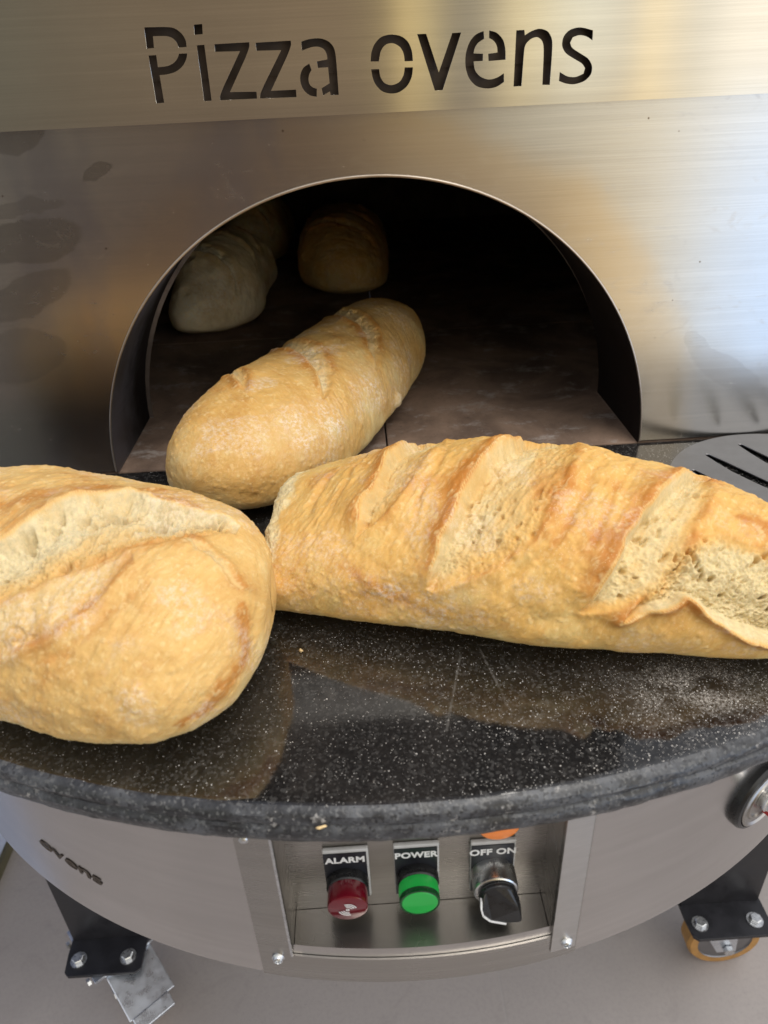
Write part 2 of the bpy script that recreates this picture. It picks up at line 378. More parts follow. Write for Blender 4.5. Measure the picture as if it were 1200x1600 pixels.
LOAF = {
 'right': dict(A=(-.083, .585), B=(.3790, .4719), s=[0, .25, .5, .75, 1], wf=[.078, .0971, .0916, .0749, .064],
               wn=[.0972, .1088, .1153, .1032, .0973], h=[.078, .1166, .129, .1094, .0861], off=[.0046, .0053, 0, -.004, -.0159],
               cap=(7, 2.4), caplen=(.07, .3)),
 'left': dict(A=(-.5064, .5032), B=(-.0790, .4606), s=[0, .25, .5, .75, 1], wf=[.1069, .1174, .1187, .117, .1064],
              wn=[.1118, .1151, .1123, .1302, .1582], h=[.1274, .1421, .1416, .139, .1436], off=[.0166, .0161, .014, 0, -.0065],
              cap=(2.2, 2.7), caplen=(.3, .42)),
 'mid': dict(A=(-.2120, .684), B=(.0882, 1.1691), s=[0, .25, .5, .75, 1], wf=[.0857, .0884, .0827, .0754, .0687],
             wn=[.1134, .1097, .103, .088, .0637], h=[.1085, .1159, .1132, .1137, .1097], off=[-.0306, -.0256, -.0092, .0085, .0217],
             cap=(2.3, 2.3), caplen=(.3, .25)),
 'bleft': dict(A=(-.3098, 1.2836), B=(-.2150, 1.7334), s=[0, .25, .5, .75, 1], wf=[.0748, .0751, .0791, .0818, .0835],
             wn=[.1050, .1000, .0880, .0760, .065], h=[.0983, .1343, .1481, .1345, .1077], off=[-.0094, -.0138, .0026, .0115, .0047],
             cap=(2.1, 2.3), caplen=(.4, .3)),
 'bcen': dict(A=(-.0079, 1.4895), B=(-.0674, 1.9955), s=[0, .25, .5, .75, 1], wf=[.105, .0985, .0877, .078, .0807],
             wn=[.0958, .1024, .1099, .1137, .1124], h=[.1229, .1436, .1483, .1386, .1071], off=[-.0112, .0015, .0014, -.0147, -.0191],
             cap=(2.1, 2.3), caplen=(.4, .3)),
}
# ================================================================ object helpers
def link(name, me, mat=None, parent=None, smooth=False):
    o = bpy.data.objects.new(name, me); COL.objects.link(o)
    if mat is not None:
        for m in (mat if isinstance(mat, (list, tuple)) else [mat]): me.materials.append(m)
    if parent is not None: o.parent = parent
    if smooth:
        me.polygons.foreach_set('use_smooth', [True]*len(me.polygons))
    return o

def tag(o, label=None, cat=None, group=None, kind=None):
    for k, v in (('label', label), ('category', cat), ('group', group), ('kind', kind)):
        if v: o[k] = v
    return o

def from_bm(name, bm, mat, parent=None, smooth=False, bevel=0, seg=2, autos=None, uv=True):
    if bevel:
        bmesh.ops.remove_doubles(bm, verts=bm.verts, dist=1e-6)
        es = [e for e in bm.edges if len(e.link_faces) == 2 and e.calc_face_angle(0) > .5]
        bmesh.ops.bevel(bm, geom=es, offset=bevel, segments=seg, affect='EDGES', profile=.6)
    bmesh.ops.recalc_face_normals(bm, faces=bm.faces)
    if uv:                                                        # u along x, v along z (or y): gives the brushed metal its grain
        lay = bm.loops.layers.uv.new('UVMap')
        for f in bm.faces:
            n = f.normal
            for lp in f.loops:
                p = lp.vert.co
                lp[lay].uv = (p.x + .3*p.y, p.z + .31*p.y) if abs(n.x) < .9 else (p.y, p.z)
    if autos:
        for e in bm.edges:
            if len(e.link_faces) == 2: e.smooth = e.calc_face_angle(0) < autos
        smooth = True
    me = bpy.data.meshes.new(name); bm.to_mesh(me); bm.free()
    return link(name, me, mat, parent, smooth)

def add_box(bm, lo, hi, M=None):
    co = [Vector((x, y, z)) for x in (lo[0], hi[0]) for y in (lo[1], hi[1]) for z in (lo[2], hi[2])]
    if M is not None: co = [M @ c for c in co]
    v = [bm.verts.new(c) for c in co]
    for q in ((0, 1, 3, 2), (4, 6, 7, 5), (0, 4, 5, 1), (2, 3, 7, 6), (0, 2, 6, 4), (1, 5, 7, 3)): bm.faces.new([v[i] for i in q])

def add_lathe(bm, prof, M, n=48, close=True):
    """prof: (r, h) pairs; h along local +Z, then M"""
    rings = []
    for r, h in prof:
        if r < 1e-6: rings.append([bm.verts.new(M @ Vector((0, 0, h)))])
        else: rings.append([bm.verts.new(M @ Vector((r*cos(2*pi*k/n), r*sin(2*pi*k/n), h))) for k in range(n)])
    for a, b in zip(rings, rings[1:]):
        for k in range(n):
            j = (k + 1) % n
            if len(a) == 1 and len(b) == 1: continue
            if len(a) == 1: bm.faces.new((a[0], b[k], b[j]))
            elif len(b) == 1: bm.faces.new((a[k], a[j], b[0]))
            else: bm.faces.new((a[k], a[j], b[j], b[k]))
    if close:
        for r_ in (rings[0], rings[-1]):
            if len(r_) > 1: bm.faces.new(r_)

def add_prism(bm, pts, y0, y1, M=None, mapf=None):
    """polygon pts in x/z, extruded along y"""
    mapf = mapf or (lambda x, z, y: Vector((x, y, z)))
    a = [mapf(x, z, y0) for x, z in pts]; b = [mapf(x, z, y1) for x, z in pts]
    if M is not None: a = [M @ q for q in a]; b = [M @ q for q in b]
    a = [bm.verts.new(q) for q in a]; b = [bm.verts.new(q) for q in b]
    n = len(a); bm.faces.new(a); bm.faces.new(b[::-1])
    for i in range(n): bm.faces.new((a[i], b[i], b[(i + 1) % n], a[(i + 1) % n]))

def plate(loops, thick, M):
    """flat plate in local x/y with holes, thickness along local z; built as a filled curve -> mesh"""
    cu = bpy.data.curves.new('outline', 'CURVE'); cu.dimensions = '2D'; cu.fill_mode = 'BOTH'; cu.extrude = thick/2
    for lp in loops:
        sp = cu.splines.new('POLY'); sp.points.add(len(lp) - 1)
        for p, (x, y) in zip(sp.points, lp): p.co = (x, y, 0, 1)
        sp.use_cyclic_u = True
    o = bpy.data.objects.new('outline', cu); COL.objects.link(o)
    bpy.context.view_layer.update()
    me = bpy.data.meshes.new_from_object(o.evaluated_get(bpy.context.evaluated_depsgraph_get()))
    bpy.data.objects.remove(o); bpy.data.curves.remove(cu)
    bm = bmesh.new(); bm.from_mesh(me); bpy.data.meshes.remove(me); bm.transform(M)
    bmesh.ops.remove_doubles(bm, verts=bm.verts, dist=1e-6)
    return bm

def text_bm(s, size, M, bold=.0, depth=.0004, space=1.0):
    cu = bpy.data.curves.new('txt', 'FONT'); cu.body = s; cu.size = size; cu.align_x = 'CENTER'; cu.align_y = 'CENTER'
    cu.offset = bold; cu.extrude = depth/2; cu.resolution_u = 6; cu.space_character = space
    o = bpy.data.objects.new('txt', cu); COL.objects.link(o); bpy.context.view_layer.update()
    me = bpy.data.meshes.new_from_object(o.evaluated_get(bpy.context.evaluated_depsgraph_get()))
    bpy.data.objects.remove(o); bpy.data.curves.remove(cu)
    bm = bmesh.new(); bm.from_mesh(me); bpy.data.meshes.remove(me); bm.transform(M); return bm

FRONT = Matrix(((1, 0, 0, 0), (0, 0, -1, 0), (0, 1, 0, 0), (0, 0, 0, 1)))       # local x/y -> world x/z, local +z -> world -y (towards the viewer)
def front(x, y, z): return Matrix.Translation((x, y, z)) @ FRONT

# ================================================================ materials in use
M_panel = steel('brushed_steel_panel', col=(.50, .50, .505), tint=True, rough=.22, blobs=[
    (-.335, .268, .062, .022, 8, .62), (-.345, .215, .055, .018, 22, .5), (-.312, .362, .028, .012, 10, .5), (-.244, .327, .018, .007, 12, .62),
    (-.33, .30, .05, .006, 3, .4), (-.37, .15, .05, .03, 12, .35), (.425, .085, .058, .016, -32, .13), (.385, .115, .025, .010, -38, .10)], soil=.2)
M_hood = steel('brushed_steel_hood', col=(.52, .495, .455), rough=.115, aniso=.8, soil=.12)
M_drum = steel('brushed_steel_drum', col=(.58, .555, .535), rough=.22, brush=(4, 4, 60), soil=.15)
M_box = steel('brushed_steel_box', col=(.42, .40, .375), rough=.28, soil=.35)
M_sand = steel('ground_steel', col=(.55, .53, .51), rough=.32, brush=(60, 60, 900), soil=.2)
M_edge = steel('dull_cut_edge', col=(.52, .46, .40), rough=.38, soil=.8, aniso=0., brush=(30, 30, 30))
M_lining = steel('brown_tinted_steel', col=(.46, .46, .52), rough=.48, soil=1., aniso=.1, brown_tint=True)
M_peel = steel('grey_peel_steel', col=(.27, .27, .285), rough=.40, soil=.3, aniso=.2, brush=(40, 40, 40))
M_zinc = simple('zinc_plate', (.66, .70, .76), .30, 1., var=.05, scale=50)
M_bolt = simple('bolt_steel', (.62, .63, .64), .30, 1., var=.15, scale=200)
M_black = simple('black_paint', (.014, .014, .018), .42, 0., var=.25, scale=40)
M_plastic = simple('black_plastic', (.012, .012, .013), .30, 0., var=.2, scale=150, bump=.08)
M_label = simple('label_black', (.012, .013, .018), .35, 0., var=.2, scale=100, bump=.05)
M_grey = simple('label_holder_grey', (.55, .55, .55), .45, 0., var=.06, scale=100, bump=.05)
M_white = simple('white_print', (.78, .78, .78), .5, 0., var=.05, scale=100, bump=0)
M_chrome = simple('chrome', (.75, .75, .74), .27, 1., var=.06, scale=60, bump=0)
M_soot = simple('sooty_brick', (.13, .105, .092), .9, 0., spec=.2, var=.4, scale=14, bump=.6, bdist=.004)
M_back = simple('letter_backing', (.055, .040, .032), .5, .4, var=.4, scale=30)
M_amber = simple('amber_tyre', (.40, .21, .06), .45, 0., var=.15, scale=60)
M_block = simple('dark_block', (.008, .008, .009), .7, 0., spec=.1, var=.2, scale=20)
M_gtop = mat_granite(); M_gedge = mat_granite(True)
M_red = mat_glow('red_lens', (.13, .004, .012), .02, .12); M_green = mat_glow('green_lens', (.004, .26, .035), .45, .45); M_orange = mat_glow('orange_lens', (.75, .20, .02), .22, .3)
M_redpl = simple('red_plastic', (.45, .02, .02), .4, var=.1)
M_wall = simple('wall_paint', (.48, .54, .72), .6, var=.06, scale=12)
M_skirt = simple('olive_skirting', (.10, .09, .05), .5, var=.2, scale=30)
M_ink = simple('dark_ink', (.05, .035, .025), .6, var=.2, bump=0)

# ================================================================ setting
bm = bmesh.new(); add_box(bm, (-3, -1.3, -1.0), (3, 4.5, -.95))
tag(from_bm('floor', bm, mat_floor()), kind='structure')
bm = bmesh.new(); add_box(bm, (-.87, .55, -.95), (-.79, 3.2, 1.3))
wall = tag(from_bm('wall', bm, M_wall), 'pale blue-grey wall at the left edge behind the black oven leg', 'wall')
bm = bmesh.new(); add_box(bm, (-.789, .55, -.949), (-.781, 3.2, -.925)); from_bm('skirting_strip', bm, M_skirt, wall)

# ================================================================ the oven
PY = .798                                                            # front face of the oven front
oven = bpy.data.objects.new('pizza_oven', None); COL.objects.link(oven); oven.location = (.02, .9, -.95)
tag(oven, 'stainless steel pizza oven with an arched mouth, black granite shelf and control box', 'pizza oven')
bpy.context.view_layer.update()
OI = oven.matrix_world.inverted()
def part(name, bm, mat, parent=None, **k):
    o = from_bm(name, bm, mat, None, **k); o.parent = parent or oven
    if parent is None: o.matrix_parent_inverse = OI
    return o

AX, AR = .018, .313
def acx(c): return AX - (AR + .0065 if c > 0 else AR)*c
arch = [(acx(cos(pi*k/96)), AR*sin(pi*k/96)) for k in range(97)]
arch[0] = (acx(1), .0035); arch[-1] = (AX + AR, .0035)
bm = bmesh.new(); add_prism(bm, [(-.66, .0035)] + arch + [(.70, .0035), (.70, .56), (-.66, .56)], PY, PY + .002)
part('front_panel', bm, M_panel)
bm = bmesh.new(); pr = None                                       # polished cut edge round the mouth
for k in range(97):
    c_, s_ = -cos(pi*k/96), sin(pi*k/96)
    ring = [bm.verts.new((acx(-c_) + (-.0002 + .0013*cos(2*pi*j/8))*c_, PY - .0004 + .0013*sin(2*pi*j/8), (AR - .0002 + .0016*cos(2*pi*j/8))*s_ + (.0035 if k in (0, 96) else 0))) for j in range(8)]
    if pr:
        for j in range(8): bm.faces.new((pr[j], pr[(j + 1) % 8], ring[(j + 1) % 8], ring[j]))
    pr = ring
part('mouth_edge', bm, M_edge, autos=1.2)
for xa, xb in ((-.662, -.6602), (.7002, .702)):
    bm = bmesh.new(); add_box(bm, (xa, PY + .0005, .0035), (xb, 1.55, .56)); part('side_panel', bm, M_hood)
bm = bmesh.new(); add_box(bm, (-.659, PY + .183, .553), (.699, 1.55, .555)); part('roof_panel', bm, M_hood)
# folded steel lining of the mouth
bm = bmesh.new(); rows = []
for y, dr in ((PY - .0015, 0), (PY - .0015, .0022), (PY + .05, .0022), (PY + .165, .0022)):
    rr = AR - .0022 + dr if dr else AR - .0022
    rows.append([bm.verts.new((acx(cos(pi*k/96)) + .0022*cos(pi*k/96), y, (AR - .0022)*sin(pi*k/96) + .001)) for i in (1,) for k in range(97)])
rows = rows[1:]
for a, b in zip(rows, rows[1:]):
    for k in range(96): bm.faces.new((a[k], a[k + 1], b[k + 1], b[k]))
bmesh.ops.solidify(bm, geom=bm.faces[:], thickness=.0018)
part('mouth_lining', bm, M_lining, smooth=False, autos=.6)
# baking chamber: sooty vault behind the mouth
bm = bmesh.new(); R2 = .62; y0, y1 = PY + .167, 2.45
ring = lambda r, y, n=48: [bm.verts.new((AX - r*cos(pi*k/n), y, r*.75*sin(pi*k/n) - .004)) for k in range(n + 1)]
inn = [bm.verts.new((AX - AR*cos(pi*k/48), y0, AR*sin(pi*k/48) - .004)) for k in range(49)]
o1, o2 = ring(R2, y0), ring(R2, y1)
for a, b in ((inn, o1), (o1, o2)):
    for k in range(48): bm.faces.new((a[k], a[k + 1], b[k + 1], b[k]))
bm.faces.new(o2)
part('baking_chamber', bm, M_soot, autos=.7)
bm = bmesh.new()
for (xa, xb) in ((-.62, .0245), (.0265, .66)):
    for (ya, yb) in ((.8015, 1.3), (1.302, 1.85), (1.852, 2.45)): add_box(bm, (xa, ya, -.03), (xb, yb, .0))
part('hearth', bm, mat_hearth(), bevel=.0012)

# hood with the cut-out words
GLYPHS = {
    'P1': '-170.1,442.4 -148.2,441.8 -143.0,440.2 -138.2,436.1 -136.0,431.3 -136.3,426.6 -143.4,426.5 -144.0,430.1 -147.0,433.7 -152.2,435.4 -163.8,435.6 -164.6,427.0 -171.0,426.8',
    'P2': '-170.7,421.7 -163.8,421.7 -164.1,412.6 -154.7,413.0 -148.1,416.0 -144.8,419.8 -144.0,421.9 -136.7,421.9 -137.8,418.0 -142.0,412.5 -149.0,408.3 -157.8,406.7 -163.8,406.6 -163.9,385.1 -171.0,385.0',
    'i1': '-127.3,442.6 -120.0,442.8 -120.8,435.4 -127.9,435.2',
    'i2': '-127.4,427.5 -120.7,427.6 -121.2,384.9 -128.0,384.9',
    'z1': '-111.9,427.7 -81.5,427.9 -81.8,423.1 -103.8,390.9 -80.1,390.2 -80.2,384.8 -113.5,384.9 -113.3,389.1 -90.4,421.6 -112.2,422.0',
    'z2': '-76.0,427.3 -45.2,427.6 -45.1,422.9 -67.0,390.3 -44.4,390.3 -44.6,384.4 -77.4,384.7 -77.2,388.7 -54.3,420.9 -76.0,421.3',
    'a1': '-36.1,426.5 -28.8,428.2 -19.5,428.5 -12.2,426.0 -7.9,421.4 -6.5,414.9 -6.3,384.5 -13.6,384.6 -14.0,387.6 -20.4,384.7 -21.3,390.3 -13.8,394.0 -14.2,406.3 -23.3,406.2 -23.8,411.1 -14.3,412.3 -14.5,416.0 -16.4,420.1 -21.0,422.2 -27.5,422.2 -36.2,419.7',
    'a2': '-30.6,409.8 -29.1,404.8 -31.3,402.1 -32.6,398.1 -32.1,393.9 -29.4,391.3 -25.7,390.2 -26.3,383.8 -32.9,385.1 -38.2,390.0 -40.2,396.8 -39.3,402.5 -36.1,407.3',
    'o1': '23.9,409.1 24.8,416.0 27.9,422.3 33.8,427.3 42.3,428.8 51.7,427.3 58.1,422.6 61.2,415.3 61.7,407.9 54.3,407.9 53.7,414.0 50.5,419.3 44.0,422.4 37.3,421.4 33.0,416.5 31.3,408.8',
    'o2': '24.1,403.1 31.2,403.0 31.9,397.0 35.1,391.9 41.8,389.6 49.6,392.1 53.3,397.7 54.2,403.3 61.6,403.1 60.7,395.8 56.3,388.5 48.4,383.8 40.6,383.3 32.9,385.3 27.0,391.4 24.8,397.3',
    'v': '65.8,427.9 73.8,427.8 84.8,398.1 96.8,427.4 104.7,427.5 88.3,384.2 81.1,384.2',
    'e1': '124.5,427.8 125.2,422.0 119.6,419.3 116.8,415.4 115.9,411.4 124.4,410.8 124.5,405.3 116.1,405.3 117.2,398.3 122.1,393.2 130.0,390.3 137.7,391.7 143.8,395.1 144.2,388.1 137.0,384.2 128.2,383.4 118.4,385.8 111.5,392.8 108.5,402.0 108.7,411.7 112.0,420.4 117.5,425.8',
    'e2': '129.4,428.1 136.4,426.3 142.3,420.8 144.5,413.5 144.9,405.4 129.5,405.0 129.0,410.6 137.3,411.2 136.8,416.2 133.8,420.3 129.4,422.4',
    'n': '153.4,427.1 160.6,427.2 161.2,423.2 166.7,426.1 174.1,427.9 181.9,425.5 185.7,419.8 186.6,413.4 186.4,384.1 179.4,384.4 178.9,412.9 177.0,418.6 172.6,421.6 167.0,420.6 161.6,416.0 161.1,408.0 160.4,384.2 153.0,384.2',
    's': '221.8,424.4 222.2,416.7 216.5,420.2 209.7,421.5 204.2,419.9 202.2,415.9 203.9,411.9 212.0,407.5 220.2,403.1 224.2,397.1 223.8,390.5 218.0,385.4 208.4,383.3 200.5,384.5 194.4,386.8 194.6,393.9 202.0,389.8 209.8,389.1 216.4,391.7 217.4,395.8 214.7,399.5 206.6,403.6 198.5,408.0 194.6,413.9 195.5,421.0 200.8,425.9 210.1,427.5',
}
def pts(s):
    P = [tuple(float(q)/1000 for q in p.split(',')) for p in s.split()]
    for _ in range(3):                                              # round the curves, keep the square corners
        Q_ = []
        for i, p in enumerate(P):
            a, c = P[i - 1], P[(i + 1) % len(P)]
            t1 = atan2(p[1] - a[1], p[0] - a[0]); t2 = atan2(c[1] - p[1], c[0] - p[0]); d = abs((t2 - t1 + pi) % (2*pi) - pi)
            if .08 < d < radians(47): Q_ += [tuple(.78*p[k] + .22*a[k] for k in (0, 1)), tuple(.78*p[k] + .22*c[k] for k in (0, 1))]
            else: Q_.append(p)
        P = Q_
    return P
HY = .768
rect = [(-.62, .3685), (.66, .3685), (.66, .478), (-.62, .478)]
bm = plate([rect] + [pts(s) for s in GLYPHS.values()], .0022, front(0, HY + .0011, 0))
part('sign_panel', bm, M_hood)
bm = bmesh.new(); add_box(bm, (-.62, HY + .0024, .3687), (.66, PY - .002, .3705)); part('hood_underside', bm, M_hood)
bm = bmesh.new(); add_box(bm, (-.60, HY + .012, .374), (.64, HY + .014, .474)); bk = part('sign_backing', bm, M_back)
bm = bmesh.new(); add_box(bm, (-.30, HY + .0105, .4018), (.30, HY + .0118, .4026)); part('seam', bm, M_back, parent=bk)
bm = bmesh.new(); add_box(bm, (-.62, HY, .4785), (.66, PY + .002, .4805)); part('hood_top', bm, M_hood)
bm = bmesh.new(); add_prism(bm, [(-.215, .482), (.30, .482), (.40, .55), (.44, 1.05), (-.40, 1.05), (-.34, .66)], HY + .004, HY + .18)  # added dark block above the view, darkens the reflection in the granite
part('reflection_block', bm, M_block, bevel=.004)

# granite shelf
CX, CY, CR = .0196, 1.048, .7405
prof = [(-.004, 0), (0, -.0004), (.0035, -.0016), (.006, -.004), (.0072, -.0075), (.0070, -.0105), (.0058, -.0118), (.0058, -.0132), (.0074, -.0148),
        (.0086, -.018), (.0086, -.0225), (.0072, -.027), (.0040, -.0305), (-.001, -.032)]
half = math.acos((CY - PY)/CR)
nseg = 360; cols = []; bm = bmesh.new()
for i in range(nseg + 1):
    th = -half + 2*half*i/nseg; c_, s_ = cos(th), sin(th)
    col = []
    xi = CX + (CR - .004)*s_
    col.append(bm.verts.new((xi, PY - .0005 if abs(th) < half*.999 else CY - (CR - .004)*c_, 0)))
    for dr, z in prof:
        w = 0
        if z < -.001:
            q = np.array([[th*CR*55, z*260, 3.3]]); w = .0006*float(vnoise(q, 5)[0]) + .0006*float(vnoise(q*2.7, 6)[0])
        col.append(bm.verts.new((CX + (CR + dr + w)*s_, CY - (CR + dr + w)*c_, z + w*.4)))
    col.append(bm.verts.new((xi*.98, PY - .0005, -.032)))
    cols.append(col)
for a, b in zip(cols, cols[1:]):
    for k in range(len(a) - 1):
        f = bm.faces.new((a[k], b[k], b[k + 1], a[k + 1])); f.material_index = 0 if k < 2 else 1
part('countertop', bm, [M_gtop, M_gedge], autos=.6)

# round steel body under the shelf
DX, DY, DR = .019, .868, .562
bm = bmesh.new(); ang = [radians(-118 + 236*i/200) for i in range(201)]
gap0, gap1 = math.asin((-.0790 - DX)/DR), math.asin((.1185 - DX)/DR)
def dpt(t, z, r=DR): return (DX + r*sin(t), DY - r*cos(t), z)
lay = bm.loops.layers.uv.new('UVMap')
def strip(ts, z0, z1, r=DR):
    vs_ = [[bm.verts.new(dpt(t, z, r)) for z in (z0, z1)] for t in ts]
    for i in range(len(ts) - 1):
        f = bm.faces.new((vs_[i][0], vs_[i + 1][0], vs_[i + 1][1], vs_[i][1]))
        for lp, (tt, zz) in zip(f.loops, ((ts[i], z0), (ts[i + 1], z0), (ts[i + 1], z1), (ts[i], z1))): lp[lay].uv = (tt*r, zz)
lo_z, hi_z, sh_z = -.207, -.030, -.163
strip([t for t in ang if t < gap0] + [gap0], lo_z, hi_z); strip([gap1] + [t for t in ang if t > gap1], lo_z, hi_z)
strip([gap0 + (gap1 - gap0)*i/24 for i in range(25)], lo_z, sh_z)
bmesh.ops.remove_doubles(bm, verts=bm.verts, dist=1e-5)
drum = part('steel_body', bm, M_drum, smooth=True, uv=False)
drum.data.polygons.foreach_set('use_smooth', [True]*len(drum.data.polygons))
bm = bmesh.new(); vsb = [bm.verts.new(dpt(radians(3*i), lo_z + .003, DR - .002)) for i in range(120)]; bm.faces.new(vsb); part('body_floor', bm, M_drum)
# marking on the left flank: bent round the body
tb = text_bm('ovens', .029, Matrix.Identity(4), .0002, .0006)
t0 = math.asin((-.262 - DX)/DR)
for v in tb.verts:
    t = t0 + v.co.x/DR; p = dpt(t, -.140 - .18*v.co.x + v.co.y*.6, DR + .0006 + v.co.z); v.co = p
part('body_lettering', tb, M_ink, parent=None)

# control box
ox0, ox1, bz, tz = -.0790, .1185, -.1745, -.030
def wrap(x, z, r): t = math.asin((x - DX)/DR); return dpt(t, z, r)
def curved(bm, x0, x1, z0, z1, r, th=.0016, n=24):
    g = [[[bm.verts.new(wrap(x0 + (x1 - x0)*i/n, z, rr)) for z in (z0, z1)] for rr in (r, r + th)] for i in range(n + 1)]
    for p, q in zip(g, g[1:]):
        for c in ((p[0][0], q[0][0], q[0][1], p[0][1]), (p[1][0], p[1][1], q[1][1], q[1][0]), (p[0][0], p[1][0], q[1][0], q[0][0]), (p[0][1], q[0][1], q[1][1], p[1][1])): bm.faces.new(c)
    for p in (g[0], g[-1]): bm.faces.new((p[0][0], p[0][1], p[1][1], p[1][0]))
bm = bmesh.new()
curved(bm, -.1055, ox0, bz - .0002, tz, DR + .0004); curved(bm, ox1, .1405, bz - .0002, tz, DR + .0004, n=8); curved(bm, -.1055, .1405, -.2062, bz - .0003, DR + .0004, n=40)
box = part('control_box', bm, M_box)
def sub(name, bm, mat, **k): return part(name, bm, mat, parent=box, **k)
BYB = .3480
bm = bmesh.new(); arcp = [wrap(ox0 + (ox1 - ox0)*i/20, 0, DR - .0004) for i in range(21)]
add_prism(bm, [(p[0], p[1]) for p in arcp] + [(ox1, BYB), (ox0, BYB)], bz - .0015, bz, None, lambda x, z, y: Vector((x, z, y)))
sub('recess_shelf', bm, M_box, bevel=.0003)
for xs, xe in ((ox0 - .0016, ox0 - .0001), (ox1 + .0001, ox1 + .0016)):
    bm = bmesh.new(); add_box(bm, (xs, wrap(xs, 0, DR)[1] + .0006, bz + .0005), (xe, BYB, tz)); sub('recess_wall', bm, M_box)
bm = bmesh.new(); add_box(bm, (ox0 - .002, BYB + .0002, bz - .002), (ox1 + .002, BYB + .0018, tz)); sub('recess_back', bm, M_box)
bm = bmesh.new(); curved(bm, ox1 + .0002, .1385, -.194, tz - .001, DR + .0022, .0012, 8); sub('ground_flange', bm, M_sand)
bm = bmesh.new(); curved(bm, ox0 - .0014, ox0 + .0004, bz, tz, DR + .0022, .0010, 2); sub('bright_edge', bm, M_bolt)
for x, z in ((-.0913, -.1800), (.1316, -.1845)):
    bm = bmesh.new(); add_lathe(bm, [(.0052, 0), (.0052, .0008), (.0044, .0016), (.0040, .0022), (.0036, .0034), (.0026, .0040), (.0022, .0024), (0, .0022)], front(x, wrap(x, 0, DR + (.0018 if x < 0 else .0032))[1], z), 28)
    sub('screw', bm, M_bolt, autos=.5)
bm = bmesh.new(); add_lathe(bm, [(.003, 0), (.0034, .0008), (.002, .0018), (0, .002)], front(-.0985, wrap(-.0985, 0, DR + .0018)[1], -.038), 14); sub('weld_blob', bm, M_bolt, autos=.8)

ZA = -.1335
def nameplate(x, z_top, words, parent_name, size):
    h = .060; w = .0345
    bm = bmesh.new(); add_box(bm, (x - w/2, BYB - .0035, z_top - h), (x + w/2, BYB - .0002, z_top))
    pl = sub(parent_name, bm, M_grey, bevel=.0012)
    bm = bmesh.new(); add_box(bm, (x - w/2 + .0004, BYB - .0044, z_top - h + .001), (x + w/2 - .0016, BYB - .0037, z_top - .0034))
    part('label_face', bm, M_label, parent=pl)
    tb = text_bm(words, size, front(x - .0005, BYB - .0047, z_top - .0110), .00036, .0002, 1.06)
    part('lettering', tb, M_white, parent=pl)
    return pl
pa = nameplate(-.0345, -.0965, 'ALARM', 'alarm_lamp', .0090)
pp = nameplate(.0190, -.0960, 'POWER', 'power_lamp', .0090)
ps = nameplate(.0775, -.0985, 'OFF ON', 'selector_switch', .0094)
def sub3(name, parent, prof, x, y, z, mat, n=56):
    bm = bmesh.new(); add_lathe(bm, prof, front(x, y, z), n); return part(name, bm, mat, parent=parent, autos=.5)
for pl, x, m in ((pa, -.0348, M_red), (pp, .0192, M_green)):
    sub3('bezel', pl, [(.0162, 0), (.0162, .006), (.0156, .0075), (.0150, .0080), (.0146, .0080)], x, BYB - .0045, ZA, M_plastic)
    if m is M_red:
        sub3('lens', pl, [(.0150, .0081), (.0152, .012), (.0153, .0195), (.0148, .0215), (.0135, .0222), (0, .0224)], x, BYB - .0045, ZA, m)
    else:
        sub3('lens', pl, [(.0150, .0081), (.0154, .011), (.0154, .0150), (.0152, .0175)], x, BYB - .0045, ZA, m)
        sub3('lens_rim', pl, [(.0152, .0176), (.0154, .0195), (.0150, .0215), (.0140, .0215)], x, BYB - .0045, ZA, simple('dark_green', (.004, .06, .014), .25))
        sub3('lens_face', pl, [(.0139, .0212), (.0130, .0218), (0, .0222)], x, BYB - .0045, ZA, m)
# sound symbol on the red lens
bm = bmesh.new(); F0 = front(-.0348, BYB - .0045 - .0230, ZA)
def arc(r0, r1, a0, a1, n=14):
    q = [(r0*cos(a0 + (a1 - a0)*i/n), r0*sin(a0 + (a1 - a0)*i/n)) for i in range(n + 1)] + [(r1*cos(a1 + (a0 - a1)*i/n), r1*sin(a1 + (a0 - a1)*i/n)) for i in range(n + 1)]
    vv = [bm.verts.new(F0 @ Vector((x, y, 0))) for x, y in q]
    n_ = n + 1
    for i in range(n): bm.faces.new((vv[i], vv[i + 1], vv[2*n_ - 2 - i], vv[2*n_ - 1 - i]))
for r in (.0028, .0045, .0062):
    for c0 in (radians(62), radians(242)): arc(r, r + .0009, c0 - radians(46), c0 + radians(46))
arc(.0006, .0014, 0, 2*pi*.999, 20)
part('sound_symbol', bm, M_white, parent=pa)
# selector
sub3('collar', ps, [(.0172, 0), (.0172, .0145), (.0166, .0162), (.0156, .0168), (0, .0168)], .0775, BYB - .0045, ZA - .001, M_chrome)
bm = bmesh.new(); Mk = front(.0785, BYB - .0215, ZA - .002) @ Matrix.Rotation(radians(2), 4, 'Z')
kp = [(.0150*cos(a), .0150*sin(a)) for a in [radians(150 - 120*i/12) for i in range(13)]] + [(.0162, -.006), (.0182, -.0200), (.0165, -.0225), (.0060, -.0225), (-.0080, -.0165), (-.0138, -.0085), (-.0150, .001)]
lo = [bm.verts.new(Mk @ Vector((x, y, 0))) for x, y in kp]; hi = [bm.verts.new(Mk @ Vector((x*.90, y*.94, .0115 if y < .006 else .004))) for x, y in kp]
bm.faces.new(lo[::-1]); bm.faces.new(hi)
for i in range(len(kp)): bm.faces.new((lo[i], lo[(i + 1) % len(kp)], hi[(i + 1) % len(kp)], hi[i]))
part('handle', bm, M_plastic, parent=ps, bevel=.0012)
bm = bmesh.new(); Mp = Mk
pl_ = [(-.0140*.97, .004), (-.0146*.97, .0005), (-.0138*.93, -.0085*.96), (-.0080*.93, -.0165*.95), (.0040, -.0222*.94)]
